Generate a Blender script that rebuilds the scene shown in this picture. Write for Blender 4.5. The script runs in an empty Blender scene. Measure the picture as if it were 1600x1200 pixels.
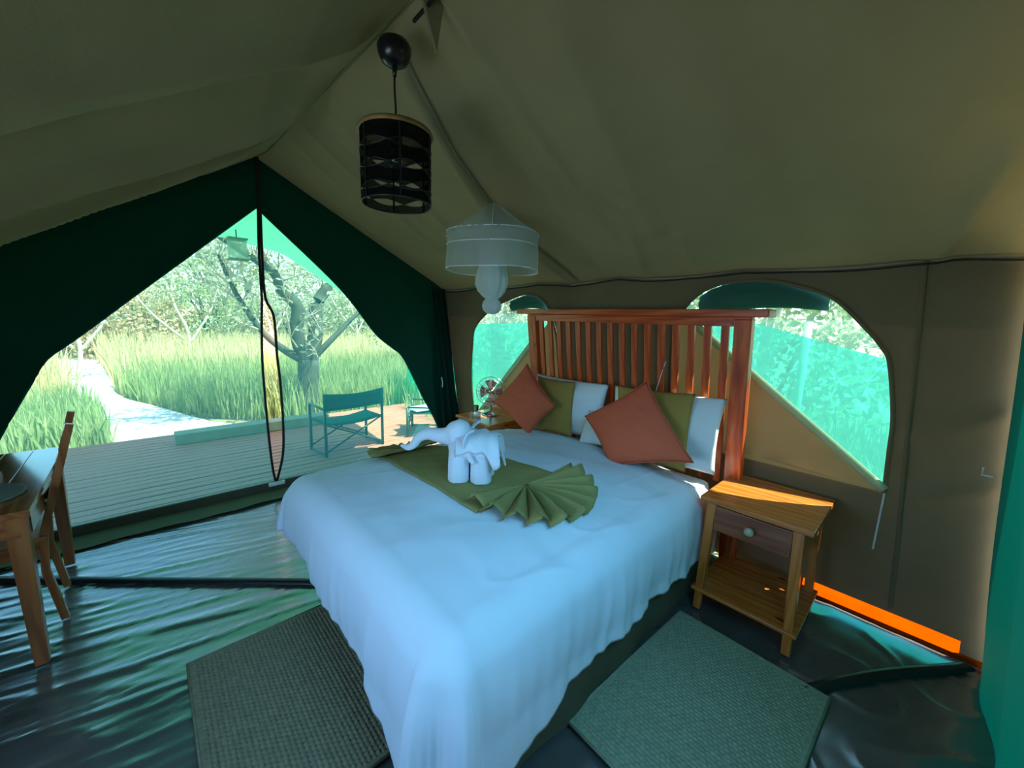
import bpy, bmesh, math, random
import numpy as np
from mathutils import Vector, Matrix, noise
from mathutils.geometry import delaunay_2d_cdt
random.seed(7); rng = np.random.default_rng(7)
scene = bpy.context.scene
COL = scene.collection
PI = math.pi
# ------------------------------------------------------------------ camera
FPX = 615.13
cam_d = bpy.data.cameras.new('camera'); cam = bpy.data.objects.new('camera', cam_d); COL.objects.link(cam)
cam_d.sensor_fit = 'HORIZONTAL'; cam_d.sensor_width = 36; cam_d.lens = 36*FPX/1600
R_ = Vector((0.732966, -0.6796858, 0.0280728)); D_ = Vector((-0.089883, -0.1376694, -0.9863914)); F_ = Vector((0.674301, 0.7204685, -0.1619992))
cam.matrix_world = Matrix(((R_.x, -D_.x, -F_.x, 0), (R_.y, -D_.y, -F_.y, 0), (R_.z, -D_.z, -F_.z, 1.5), (0, 0, 0, 1)))
cam_d.clip_start = .02; cam_d.clip_end = 200
scene.camera = cam
# ------------------------------------------------------------------ sky, sun, exposure
w = bpy.data.worlds.new('world'); scene.world = w; w.use_nodes = True
nt = w.node_tree; bg = nt.nodes['Background']
sky = nt.nodes.new('ShaderNodeTexSky'); sky.sky_type = 'NISHITA'; sky.sun_disc = False
sky.sun_elevation = math.radians(58); sky.sun_rotation = math.radians(145); sky.air_density = 1.0; sky.dust_density = .6; sky.ozone_density = 2.5
nt.links.new(sky.outputs[0], bg.inputs[0]); bg.inputs[1].default_value = 0.5
SUN_DIR = Vector((-.30, .42, -.86)).normalized()
sd = bpy.data.lights.new('sun', 'SUN'); sd.energy = 13.0; sd.angle = .01; sd.color = (1, .93, .82)
so = bpy.data.objects.new('sun', sd); COL.objects.link(so); so.rotation_euler = SUN_DIR.to_track_quat('-Z', 'Y').to_euler(); so.location = (4, -6, 12)
def area(name, loc, aim, sx, sy, energy, color, spread=math.pi):
    d = bpy.data.lights.new(name, 'AREA'); d.shape = 'RECTANGLE'; d.size = sx; d.size_y = sy; d.energy = energy; d.color = color
    o = bpy.data.objects.new(name, d); COL.objects.link(o); o.location = loc
    o.rotation_euler = (Vector(aim)-Vector(loc)).to_track_quat('-Z', 'Y').to_euler(); d.spread = spread; return o
area('added_fill_left_window', (-1.25, 1.0, 1.25), (1.0, 1.4, .5), 1.4, .6, 14, (.26, .60, 1))  # lamp added to boost the blue sky light entering the left window
area('added_fill_back_wall', (.85, -.38, 1.75), (1.30, 1.2, .3), 1.3, .7, 9.5, (.17, .60, 1), 1.7)  # lamp added behind the camera to light the bed; no doorway is modelled there
vs = scene.view_settings
scene.display_settings.display_device = 'sRGB'
vs.view_transform = 'Standard'; vs.look = 'None'; vs.gamma = 1; vs.use_curve_mapping = False; vs.exposure = 0.55
try:
    scene.cycles.use_denoising = True; scene.cycles.max_bounces = 10; scene.cycles.transparent_max_bounces = 16
    scene.cycles.diffuse_bounces = 5; scene.cycles.transmission_bounces = 6; scene.cycles.sample_clamp_indirect = 6
except Exception: pass
# ------------------------------------------------------------------ materials
def newmat(name):
    m = bpy.data.materials.new(name); m.use_nodes = True; n = m.node_tree.nodes; n.clear()
    out = n.new('ShaderNodeOutputMaterial'); return m, m.node_tree, out
def coords(nt, scale=(1, 1, 1), rot=(0, 0, 0), kind='Object'):
    n = nt.nodes; tc = n.new('ShaderNodeTexCoord'); mp = n.new('ShaderNodeMapping')
    mp.inputs['Scale'].default_value = scale; mp.inputs['Rotation'].default_value = rot
    nt.links.new(tc.outputs[kind], mp.inputs[0]); return mp.outputs[0]
def ramp(nt, fac, stops):
    r = nt.nodes.new('ShaderNodeValToRGB'); e = r.color_ramp.elements
    while len(e) < len(stops): e.new(.5)
    for i, (p, c) in enumerate(stops): e[i].position = p; e[i].color = (*c, 1)
    nt.links.new(fac, r.inputs[0]); return r.outputs[0]
def noise_tex(nt, vec, scale, detail=3, rough=.5):
    t = nt.nodes.new('ShaderNodeTexNoise'); t.inputs['Scale'].default_value = scale; t.inputs['Detail'].default_value = detail; t.inputs['Roughness'].default_value = rough
    nt.links.new(vec, t.inputs['Vector']); return t.outputs['Fac']
def bump(nt, h, strength, dist=.01):
    b = nt.nodes.new('ShaderNodeBump'); b.inputs['Strength'].default_value = strength; b.inputs['Distance'].default_value = dist
    nt.links.new(h, b.inputs['Height']); return b.outputs[0]
def simple(name, col, rough=.6, metal=0, var=.12, nscale=8, bmp=0, bscale=200, spec=.5, coat=0):
    m, nt, out = newmat(name); p = nt.nodes.new('ShaderNodeBsdfPrincipled')
    v = coords(nt); f = noise_tex(nt, v, nscale)
    c = ramp(nt, f, [(.3, tuple(x*(1-var) for x in col)), (.7, tuple(min(1, x*(1+var)) for x in col))])
    nt.links.new(c, p.inputs['Base Color']); p.inputs['Roughness'].default_value = rough; p.inputs['Metallic'].default_value = metal
    p.inputs['Specular IOR Level'].default_value = spec; p.inputs['Coat Weight'].default_value = coat; p.inputs['Coat IOR'].default_value = 1.7; p.inputs['Coat Roughness'].default_value = .2
    if bmp: nt.links.new(bump(nt, noise_tex(nt, v, bscale, 2), bmp, .002), p.inputs['Normal'])
    nt.links.new(p.outputs[0], out.inputs[0]); return m
def wood(name, c1, c2, c3, axis=0, rough=.35, knots=True, coat=.3):
    m, nt, out = newmat(name); p = nt.nodes.new('ShaderNodeBsdfPrincipled')
    sc = [14, 14, 14]; sc[axis] = 1.1
    v = coords(nt, tuple(sc)); f = noise_tex(nt, v, 2.2, 5, .6)
    w_ = nt.nodes.new('ShaderNodeTexWave'); w_.inputs['Scale'].default_value = .9; w_.inputs['Distortion'].default_value = 9; w_.inputs['Detail'].default_value = 3
    w_.bands_direction = 'DIAGONAL'; nt.links.new(v, w_.inputs['Vector'])
    mx = nt.nodes.new('ShaderNodeMath'); mx.operation = 'MULTIPLY_ADD'; nt.links.new(w_.outputs['Fac'], mx.inputs[0]); mx.inputs[1].default_value = .35; nt.links.new(f, mx.inputs[2])
    c = ramp(nt, mx.outputs[0], [(.25, c1), (.6, c2), (.95, c3)])
    if knots:
        vo = nt.nodes.new('ShaderNodeTexVoronoi'); vo.inputs['Scale'].default_value = 1; 
        s2 = [9, 9, 9]; s2[axis] = 4; nt.links.new(coords(nt, tuple(s2)), vo.inputs['Vector'])
        k = ramp(nt, vo.outputs['Distance'], [(.06, (.0, .0, .0)), (.13, (1, 1, 1))])
        mm = nt.nodes.new('ShaderNodeMix'); mm.data_type = 'RGBA'; nt.links.new(k, mm.inputs[0]); mm.inputs[6].default_value = (*[x*.45 for x in c1], 1); nt.links.new(c, mm.inputs[7]); c = mm.outputs[2]
    nt.links.new(c, p.inputs['Base Color']); p.inputs['Roughness'].default_value = rough; p.inputs['Coat Weight'].default_value = coat; p.inputs['Coat Roughness'].default_value = .2
    nt.links.new(bump(nt, f, .15, .002), p.inputs['Normal']); nt.links.new(p.outputs[0], out.inputs[0]); return m
def canvas(name, col, trans, tcol=None, rough=.8, var=.1, weave=.25, crease=.0):
    """woven cloth: diffuse with some light passing through"""
    m, nt, out = newmat(name); n = nt.nodes
    v = coords(nt); f = noise_tex(nt, v, 1.7, 4, .6)
    c = ramp(nt, f, [(.3, tuple(x*(1-var) for x in col)), (.7, tuple(min(1, x*(1+var)) for x in col))])
    p = n.new('ShaderNodeBsdfPrincipled'); p.inputs['Roughness'].default_value = rough; p.inputs['Specular IOR Level'].default_value = .15
    nt.links.new(c, p.inputs['Base Color'])
    h = noise_tex(nt, v, 350, 2)
    nb = bump(nt, h, weave, .001)
    if crease:
        b2 = n.new('ShaderNodeBump'); b2.inputs['Strength'].default_value = crease; b2.inputs['Distance'].default_value = .02
        nt.links.new(noise_tex(nt, v, 7, 6, .65), b2.inputs['Height']); nt.links.new(nb, b2.inputs['Normal']); nb = b2.outputs[0]
    nt.links.new(nb, p.inputs['Normal'])
    t = n.new('ShaderNodeBsdfTranslucent'); t.inputs[0].default_value = (*(tcol or col), 1)
    mx = n.new('ShaderNodeMixShader'); mx.inputs[0].default_value = trans
    nt.links.new(p.outputs[0], mx.inputs[1]); nt.links.new(t.outputs[0], mx.inputs[2]); nt.links.new(mx.outputs[0], out.inputs[0]); return m
def netting(name, tint, haze, amount, see_scale=0):
    """fine mesh cloth: tinted see-through plus a little scattered light"""
    m, nt, out = newmat(name); n = nt.nodes
    tr = n.new('ShaderNodeBsdfTransparent'); tr.inputs[0].default_value = (*tint, 1)
    di = n.new('ShaderNodeBsdfDiffuse'); di.inputs[0].default_value = (*haze, 1)
    tl = n.new('ShaderNodeBsdfTranslucent'); tl.inputs[0].default_value = (*haze, 1)
    a = n.new('ShaderNodeMixShader'); a.inputs[0].default_value = .5; nt.links.new(di.outputs[0], a.inputs[1]); nt.links.new(tl.outputs[0], a.inputs[2])
    b = n.new('ShaderNodeMixShader'); b.inputs[0].default_value = amount; nt.links.new(tr.outputs[0], b.inputs[1]); nt.links.new(a.outputs[0], b.inputs[2])
    nt.links.new(b.outputs[0], out.inputs[0]); return m
def foliage(name, c1, c2, trans=.35):
    m, nt, out = newmat(name); n = nt.nodes
    f = noise_tex(nt, coords(nt), 3.5, 4, .7); c = ramp(nt, f, [(.3, c1), (.7, c2)])
    d = n.new('ShaderNodeBsdfDiffuse'); t = n.new('ShaderNodeBsdfTranslucent'); nt.links.new(c, d.inputs[0]); nt.links.new(c, t.inputs[0])
    mx = n.new('ShaderNodeMixShader'); mx.inputs[0].default_value = trans; nt.links.new(d.outputs[0], mx.inputs[1]); nt.links.new(t.outputs[0], mx.inputs[2])
    nt.links.new(mx.outputs[0], out.inputs[0]); return m

M = {}
M['canvas'] = canvas('olive_canvas', (.235, .212, .112), .012, (.20, .20, .09), crease=.2)
M['wallcanvas'] = canvas('khaki_wall_canvas', (.18, .145, .08), .012, (.26, .16, .08), crease=.2)
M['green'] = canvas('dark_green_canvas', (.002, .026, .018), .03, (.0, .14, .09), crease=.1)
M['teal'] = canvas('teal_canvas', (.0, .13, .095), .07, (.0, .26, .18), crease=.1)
M['awning'] = canvas('awning_canvas', (.10, .38, .22), .5, (.12, .42, .24))
M['flap'] = canvas('tan_flap_canvas', (.30, .20, .11), .10, (.42, .22, .09), crease=.1)
M['hem'] = canvas('pale_hem_tape', (.45, .55, .38), .3)
M['screen'] = netting('green_insect_mesh', (.56, .90, .82), (.08, .52, .62), .33)
M['teal_screen'] = netting('turquoise_insect_mesh', (.60, .88, .78), (.20, .62, .52), .30)
M['shade_net'] = netting('turquoise_shade_net', (.10, .86, .70), (.0, .62, .48), .36)
M['piping'] = simple('dark_brown_zip_tape', (.018, .012, .010), .7)
M['vinyl'] = simple('dark_groundsheet_vinyl', (.085, .088, .08), .24, var=.3, nscale=3, bmp=.1, bscale=60, spec=1, coat=1)
M['tape'] = simple('black_seam_tape', (.012, .012, .014), .4)
M['duvet'] = canvas('blue_lit_white_cotton', (.74, .80, .87), .0, var=.02, rough=.85, weave=.1)  # white cotton with some of the blue daylight put into its colour
M['pillow'] = canvas('white_pillow_cotton', (.80, .80, .80), .0, var=.02, weave=.1, crease=.25)
M['towel'] = simple('white_towel_terry', (.80, .84, .92), .95, var=.04, bmp=.9, bscale=420, spec=.1)
M['coral'] = canvas('coral_linen', (.62, .115, .055), .0, var=.08, weave=.6)
M['olive'] = canvas('olive_velvet', (.37, .225, .055), .0, var=.12, crease=.15)
M['runner'] = canvas('olive_runner_cloth', (.30, .25, .085), .0, var=.1, crease=.1)
M['valance'] = canvas('dark_olive_valance', (.11, .10, .06), .0, crease=.2)
RW = ((.30, .035, .008), (.58, .075, .014), (.72, .14, .028))
M['redwood_y'] = wood('red_stained_wood_y', *RW, axis=1); M['redwood_z'] = wood('red_stained_wood_z', *RW, axis=2)
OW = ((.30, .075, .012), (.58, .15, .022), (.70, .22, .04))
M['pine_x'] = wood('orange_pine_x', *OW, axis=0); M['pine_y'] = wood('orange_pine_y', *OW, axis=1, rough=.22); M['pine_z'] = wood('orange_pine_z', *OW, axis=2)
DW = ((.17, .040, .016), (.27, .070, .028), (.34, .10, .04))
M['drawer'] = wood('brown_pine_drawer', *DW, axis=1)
TW = ((.17, .045, .010), (.36, .105, .022), (.46, .16, .04))
M['table_y'] = wood('varnished_pine_y', *TW, axis=1, rough=.12, coat=1); M['table_z'] = wood('varnished_pine_z', *TW, axis=2); M['table_x'] = wood('varnished_pine_x', *TW, axis=0)
M['knob'] = simple('pale_wood_knob', (.50, .42, .26), .4)
M['deckwood'] = wood('weathered_deck_wood', (.36, .12, .065), (.48, .165, .09), (.56, .23, .14), axis=0, rough=.6, knots=False, coat=0)
M['kerb'] = simple('weathered_step_timber', (.30, .30, .18), .8, bmp=.3, bscale=30)
M['sand'] = simple('pale_sand', (.78, .72, .62), .95, var=.08, nscale=2, bmp=.4, bscale=12)
M['ground'] = simple('dry_ground', (.36, .30, .16), .95, var=.3, nscale=1.5)
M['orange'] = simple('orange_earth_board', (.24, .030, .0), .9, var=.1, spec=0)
M['black'] = simple('black_metal', (.010, .010, .012), .28, var=.1, spec=.6)
M['shade'] = netting('black_lamp_mesh', (.32, .32, .30), (.012, .014, .012), .72)
M['bamboo'] = simple('tan_bamboo_rim', (.30, .18, .06), .5, var=.3, nscale=30)
M['chrome'] = simple('chrome_wire', (.65, .62, .58), .2, metal=1, var=.05)
M['copper'] = simple('rosy_fan_blade', (.45, .25, .20), .35, metal=.6)
M['net'] = netting('white_mosquito_net', (.86, .88, .86), (.85, .90, .86), .42)
M['netdense'] = netting('bunched_white_mosquito_net', (.8, .82, .8), (.85, .90, .86), .85)
M['net_trim'] = simple('white_net_trim', (.80, .84, .80), .8)
M['rug'] = simple('grey_green_sisal', (.22, .20, .125), .95, var=.18, nscale=60, spec=.1)
M['rug2'] = simple('pale_green_sisal', (.27, .31, .20), .95, var=.15, nscale=60, spec=.1)
M['camp'] = canvas('green_camp_canvas', (.0, .17, .12), .25, (.0, .3, .2))
M['campmetal'] = simple('green_camp_frame', (.02, .10, .06), .4)
M['bark'] = simple('grey_bark', (.07, .075, .055), .9, var=.3, nscale=6, bmp=.6, bscale=12)
M['twig'] = simple('pale_dry_twig', (.62, .50, .38), .9, var=.2)
M['grass'] = foliage('green_reeds', (.22, .32, .10), (.56, .57, .26))
M['drygrass'] = foliage('dry_golden_reeds', (.60, .46, .22), (.88, .74, .42))
M['leafgreen'] = foliage('green_leaves', (.26, .32, .14), (.55, .53, .30))
M['leafdry'] = foliage('dry_tan_leaves', (.45, .30, .16), (.78, .60, .38))
M['leafgrey'] = foliage('grey_green_leaves', (.34, .36, .22), (.62, .58, .42))
M['jar'] = simple('brown_ceramic', (.12, .06, .04), .3)
M['tray'] = simple('woven_grey_green_mat', (.16, .20, .17), .6, bmp=.6, bscale=90)
m, nt, out = newmat('clear_glass'); g = nt.nodes.new('ShaderNodeBsdfGlass'); g.inputs['Roughness'].default_value = .02; g.inputs['IOR'].default_value = 1.3; g.inputs['Color'].default_value = (.95, 1, 1, 1); nt.links.new(g.outputs[0], out.inputs[0]); M['glass'] = m
M['blueglass'] = simple('blue_glass', (.10, .25, .5), .1, spec=.8)
# ------------------------------------------------------------------ helpers
def link(name, me, mat=None, parent=None, smooth=False, bevel=0, loc=None):
    o = bpy.data.objects.new(name, me); COL.objects.link(o)
    if mat: me.materials.append(M[mat] if isinstance(mat, str) else mat)
    if parent: o.parent = parent
    if smooth:
        for p in me.polygons: p.use_smooth = True
    if bevel:
        b = o.modifiers.new('bevel', 'BEVEL'); b.width = bevel; b.segments = 2; b.limit_method = 'ANGLE'
    if loc: o.location = loc
    return o
def mesh(name, verts, faces, mat=None, parent=None, smooth=True, **k):
    me = bpy.data.meshes.new(name); me.from_pydata([tuple(v) for v in verts], [], faces); me.update()
    return link(name, me, mat, parent, smooth, **k)
class MB:
    def __init__(s): s.v = []; s.f = []
    def add(s, v, f):
        n = len(s.v); s.v += [tuple(x) for x in v]; s.f += [tuple(i+n for i in q) for q in f]; return s
    def box(s, x0, x1, y0, y1, z0, z1):
        v = [(x, y, z) for z in (z0, z1) for y in (y0, y1) for x in (x0, x1)]
        return s.add(v, [(0, 2, 3, 1), (4, 5, 7, 6), (0, 1, 5, 4), (2, 6, 7, 3), (0, 4, 6, 2), (1, 3, 7, 5)])
    def bar(s, a, b, wa, wb=None, up=(0, 0, 1), da=None, db=None):
        """square section bar from a to b; w across, d other way"""
        a = Vector(a); b = Vector(b); t = (b-a).normalized(); u = Vector(up)
        if abs(t.dot(u)) > .95: u = Vector((1, 0, 0))
        x = t.cross(u).normalized(); y = x.cross(t).normalized(); wb = wb or wa; da = da or wa; db = db or (da if wb == wa else wb)
        v = [p+x*sx*w_/2+y*sy*d/2 for p, w_, d in ((a, wa, da), (b, wb, db)) for sx, sy in ((-1, -1), (1, -1), (1, 1), (-1, 1))]
        return s.add(v, [(3, 2, 1, 0), (4, 5, 6, 7), (0, 1, 5, 4), (1, 2, 6, 5), (2, 3, 7, 6), (3, 0, 4, 7)])
    def tube(s, pts, r, n=8, closed=False):
        P = [Vector(p) for p in pts]; rs = r if hasattr(r, '__len__') else [r]*len(P); v = []; N = len(P)
        ref = Vector((0, 0, 1)); 
        for i, p in enumerate(P):
            t = (P[(i+1) % N]-P[i-1]) if closed else (P[min(i+1, N-1)]-P[max(i-1, 0)])
            t.normalize(); u = ref if abs(t.dot(ref)) < .9 else Vector((1, 0, 0))
            x = t.cross(u).normalized(); y = x.cross(t)
            v += [p+(x*math.cos(2*PI*k/n)+y*math.sin(2*PI*k/n))*rs[i] for k in range(n)]
        f = []
        for i in range(N if closed else N-1):
            j = (i+1) % N
            f += [(i*n+k, i*n+(k+1) % n, j*n+(k+1) % n, j*n+k) for k in range(n)]
        if not closed: f += [tuple(range(n-1, -1, -1)), tuple((N-1)*n+k for k in range(n))]
        return s.add(v, f)
    def lathe(s, prof, c=(0, 0, 0), n=32, wob=None):
        v = []; 
        for i, (r, z) in enumerate(prof):
            for k in range(n):
                a = 2*PI*k/n; rr = r*(1+(wob(a, i) if wob else 0)); v.append((c[0]+rr*math.cos(a), c[1]+rr*math.sin(a), c[2]+z))
        f = [(i*n+k, i*n+(k+1) % n, (i+1)*n+(k+1) % n, (i+1)*n+k) for i in range(len(prof)-1) for k in range(n)]
        return s.add(v, f)
    def build(s, name, mat, parent=None, smooth=False, bevel=0, loc=None): return mesh(name, s.v, s.f, mat, parent, smooth, bevel=bevel, loc=loc)
def thing(name, label, cat, loc=(0, 0, 0), rz=0, group=None):
    o = bpy.data.objects.new(name, None); COL.objects.link(o); o.location = loc; o.rotation_euler = (0, 0, rz); o.empty_display_size = .1
    o['label'] = label; o['category'] = cat
    if group: o['group'] = group
    return o
def tag(o, label=None, cat=None, group=None, kind=None):
    if label: o['label'] = label
    if cat: o['category'] = cat
    if group: o['group'] = group
    if kind: o['kind'] = kind
    return o
def struct(name, label=None):
    o = bpy.data.objects.new(name, None); COL.objects.link(o); o['kind'] = 'structure'
    if label: o['label'] = label
    return o
def grid(fn, nu, nv, closed=False):
    v = [fn(i/(nu-1), j/(nv-1)) for i in range(nu) for j in range(nv)]
    f = [(i*nv+j, (i+1)*nv+j, (i+1)*nv+j+1, i*nv+j+1) for i in range(nu-1) for j in range(nv-1)]
    return v, f
def lerp(a, b, t): return a+(b-a)*t
def interp(x, xs, ys):
    return float(np.interp(x, xs, ys))
def seg_dist(p, a, b):
    ab = b-a; t = max(0, min(1, (p-a).dot(ab)/ab.length_squared)); return (p-(a+ab*t)).length, t
def creases(p, lst, asym=False):
    """sum of soft fold ridges: (polyline, half width, height)"""
    h = 0
    for pts, wd, am in lst:
        best = 9; 
        for i in range(len(pts)-1):
            d, t = seg_dist(p, pts[i], pts[i+1])
            if d < best: best = d; e_ = pts[i+1]-pts[i]; sgn = e_.x*(p.y-pts[i].y)-e_.y*(p.x-pts[i].x)
        q = best/wd
        if asym and am > 0: q *= 1.7 if sgn > 0 else .7
        q = q; h += am*(.55*math.exp(-q*q)+.45*math.exp(-1.6*q))
    return h
V2 = lambda *l: [Vector(q) for q in l]
def n3(x, y, z=0): return noise.noise(Vector((x, y, z)))
def fbm(x, y, z=0): return noise.fractal(Vector((x, y, z)), 1.0, 2.0, 3)
# ------------------------------------------------------------------ setting: tent
YG, YB = 3.70, -.42
def ridge_z(y): return interp(y, [-.5, .6, 1.5, 2.6, 3.3, 3.7], [2.54, 2.50, 2.53, 2.575, 2.60, 2.66])
EZ = 1.80
def wallx(z): return 2.68-.1444*z
foldR = [(V2((.86, 1.60), (1.16, 1.74), (1.53, 1.90), (2.44, 1.95)), .05, .055), (V2((.80, 1.40), (1.20, 1.44), (1.9, 1.55), (2.44, 1.65)), .10, -.03),
         (V2((.80, 2.62), (1.53, 2.80), (2.1, 2.9)), .045, .03), (V2((.82, 2.9), (1.3, 3.1)), .04, .02), (V2((.82, 2.3), (1.6, 2.42)), .04, .024), (V2((.9, 2.5), (1.7, 2.6)), .03, -.012),
         (V2((1.86, -.08), (2.44, .05)), .06, .05), (V2((1.0, .9), (1.9, 1.05)), .10, .035), (V2((1.0, .45), (2.2, .45)), .16, -.02),
         (V2((.78, 1.2), (1.4, 1.25), (2.1, 1.3)), .035, .02), (V2((2.0, .95), (2.44, 1.0)), .03, .015), (V2((1.7, 1.1), (2.44, 1.35)), .04, .022)]
def roofR(u, v):
    y = lerp(YB, YG+.14, u); x = lerp(.74, wallx(EZ), v); rz = ridge_z(y)
    z = lerp(rz, EZ, v); z -= .055*math.sin(PI*v)*math.sin(PI*min(1, max(0, u)))+.0
    z -= .02*math.exp(-((v-1)/.06)**2)*abs(math.sin(y*4.1))
    z -= creases(Vector((x, y)), foldR)*(.15+.85*min(1, (1-v)/.12))*min(1, v/.05)+.008*fbm(x*2.2, y*4, 3)*min(1, (1-v)/.05)*max(0, min(1, (YG-y)/.5))
    return (x, y, z)
foldL = [(V2((-1.0, 2.60), (-.33, 2.47), (.15, 2.40), (.62, 2.22), (.74, 2.1)), .07, .10), (V2((-1.0, 3.4), (-.47, 3.22), (.1, 3.0), (.55, 2.65), (.72, 2.5)), .06, .09),
         (V2((-1.0, 2.15), (-.2, 2.0), (.5, 1.85)), .15, -.08), (V2((-1, 1.5), (0, 1.5), (.7, 1.5)), .06, .05), (V2((-1, 2.95), (0, 2.75), (.6, 2.5)), .14, -.05),
         (V2((-1, 1.1), (.7, 1.2)), .15, -.03)]
def gable_left_z(x): return interp(x, [-1.1, -.95, -.545, -.07, .45, .74], [1.62, 1.70, 1.905, 2.20, 2.47, 2.66])
def roofL(u, v):
    y = lerp(YB, YG+.14, u); x = lerp(.74, -.95, v); rz = ridge_z(y)
    zz = gable_left_z(x)-2.66+rz; z = zz-.035*math.sin(PI*v)*math.sin(PI*u)
    z -= creases(Vector((x, y)), foldL, True)*min(1, max(0, (YG-y)/.3))*min(1, v/.08)+.008*fbm(x*2, y*4, 8)*max(0, min(1, (YG-y)/.5))
    return (x, y, z)
ceiling = struct('ceiling', 'sloping olive green canvas roof of the tent with sagging folds')
v, f = grid(roofR, 260, 120); mesh('roof_panel', v, f, 'canvas', ceiling)
v, f = grid(roofL, 340, 110); mesh('roof_panel', v, f, 'canvas', ceiling)
# seam rope at the ridge, piping along the right eave
mb = MB(); mb.tube([(.74, lerp(YB, YG, i/60), ridge_z(lerp(YB, YG, i/60))-.002) for i in range(61)], .006, 6); mb.build('ridge_seam', 'canvas', ceiling, True)
mb = MB(); pts = []
for i in range(121):
    q = roofR(i/120, 1.0); pts.append((q[0]-.012, q[1], q[2]-.012-.006*abs(math.sin(q[1]*6))))
mb.tube(pts, .0045, 6); mb.build('eave_piping', 'piping', ceiling, True)
v, f = grid(lambda u, t: (lerp(wallx(EZ)-.01, 2.55, t), lerp(YB, YG, u), EZ+.02-.05*t), 60, 3); mesh('eave_overhang', v, f, 'green', ceiling)
# strap sewn across the right slope
mb = MB(); pts = []
for t in range(31):
    x = lerp(.8, 2.38, t/30); y = interp(x, [.8, .957, 1.162, 1.53, 2.4], [1.52, 1.60, 1.70, 1.83, 1.87]); q = roofR((y-YB)/(YG+.14-YB), (x-.74)/(wallx(EZ)-.74)); pts.append((q[0], q[1], q[2]-.006))
vv = []; 
for p in pts: vv += [(p[0], p[1]-.015, p[2]), (p[0], p[1]+.015, p[2]), (p[0], p[1]+.015, p[2]+.004), (p[0], p[1]-.015, p[2]+.004)]
ff = [(i*4+k, i*4+(k+1) % 4, i*4+4+(k+1) % 4, i*4+4+k) for i in range(30) for k in range(4)]
mesh('roof_strap', vv, ff, 'canvas', ceiling)
# ridge gusset flaps hanging by the lamp
mb = MB(); mb.add([(.70, 1.22, 2.52), (.80, 1.22, 2.50), (.79, 1.25, 2.36), (.70, 1.23, 2.52), (.80, 1.23, 2.50), (.79, 1.26, 2.36)], [(0, 1, 2), (3, 5, 4), (0, 3, 4, 1), (1, 4, 5, 2), (2, 5, 3, 0)]); mb.build('ridge_flap', 'canvas', ceiling)
mb = MB(); mb.bar((.745, 1.0, 2.47), (.745, 1.32, 2.46), .009); mb.build('ridge_tie', 'piping', ceiling)
# fabric sheet with holes on a 2D plane
def inpoly(x, y, P):
    c = False; j = len(P)-1
    for i in range(len(P)):
        if (P[i][1] > y) != (P[j][1] > y) and x < (P[j][0]-P[i][0])*(y-P[i][1])/(P[j][1]-P[i][1])+P[i][0]: c = not c
        j = i
    return c
def sheet(outer, holes, step, mapf):
    pts = [Vector(p) for p in outer]; faces = [list(range(len(outer)))]
    for h in holes:
        n = len(pts); pts += [Vector(p) for p in h]; faces.append(list(range(n, n+len(h))))
    xs = [p[0] for p in outer]; ys = [p[1] for p in outer]
    edges = []
    for fc in faces: edges += [(fc[i], fc[(i+1) % len(fc)]) for i in range(len(fc))]
    x = min(xs)+step/2; allp = list(pts)
    while x < max(xs):
        y = min(ys)+step/2
        while y < max(ys):
            if inpoly(x, y, outer) and not any(inpoly(x, y, h) for h in holes): allp.append(Vector((x, y)))
            y += step
        x += step
    vs_, _, fs_, *_r = delaunay_2d_cdt(allp, edges, [], 0, 1e-5)
    keep = []
    for t in fs_:
        cx = sum(vs_[i][0] for i in t)/len(t); cy = sum(vs_[i][1] for i in t)/len(t)
        if inpoly(cx, cy, outer) and not any(inpoly(cx, cy, h) for h in holes): keep.append(tuple(t))
    return [mapf(p[0], p[1]) for p in vs_], keep
def resample(P, n, closed=False):
    P = [Vector(p) for p in P]; 
    if closed: P = P+[P[0]]
    L = [0]
    for i in range(len(P)-1): L.append(L[-1]+(P[i+1]-P[i]).length)
    out_ = []
    for k in range(n):
        t = L[-1]*k/((n) if closed else (n-1)); i = max(0, min(len(P)-2, int(np.searchsorted(L, t, 'right'))-1))
        out_.append(P[i].lerp(P[i+1], (t-L[i])/max(1e-9, L[i+1]-L[i])))
    return out_
def catmull(P, n=8):
    P = [Vector(p) for p in P]; Q = [P[0]*2-P[1]]+P+[P[-1]*2-P[-2]]; o = []
    for i in range(1, len(Q)-2):
        for k in range(n):
            t = k/n; a, b, c, d = Q[i-1], Q[i], Q[i+1], Q[i+2]
            o.append(.5*((2*b)+(c-a)*t+(2*a-5*b+4*c-d)*t*t+(3*b-a-3*c+d)*t**3))
    return o+[P[-1]]
# right wall in (y, z)
winR = catmull([(.078, .72), (.086, .92), (.095, 1.106), (.135, 1.344), (.166, 1.415), (.244, 1.514), (.375, 1.646), (.55, 1.715), (.68, 1.74), (.88, 1.73), (1.02, 1.66), (1.12, 1.52), (1.16, 1.3), (1.16, .72)], 5)
winL = catmull([(3.37, .36), (3.372, .80), (3.276, 1.219), (3.189, 1.42), (2.914, 1.591), (2.638, 1.68), (2.43, 1.715), (2.25, 1.66), (2.16, 1.5), (2.12, 1.25), (2.12, .36)], 5)
foldW = [(V2((-.02, .18), (.083, 1.8)), .012, .010), (V2((-.25, 1.2), (.02, 1.02)), .04, .02), (V2((-.3, .9), (-.02, .72)), .03, .015), (V2((1.6, 1.8), (1.62, 1.4)), .02, .008), (V2((2.0, 1.8), (2.02, 1.3)), .02, .008)]
def wallmap(y, z):
    return (wallx(z)-creases(Vector((y, z)), foldW)+.012*fbm(y*2, z*2, 5)*math.sin(PI*min(1, max(0, z/1.8))), y, z)
wall_right = struct('wall_right', 'khaki canvas side wall with two arched mesh windows')
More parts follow.
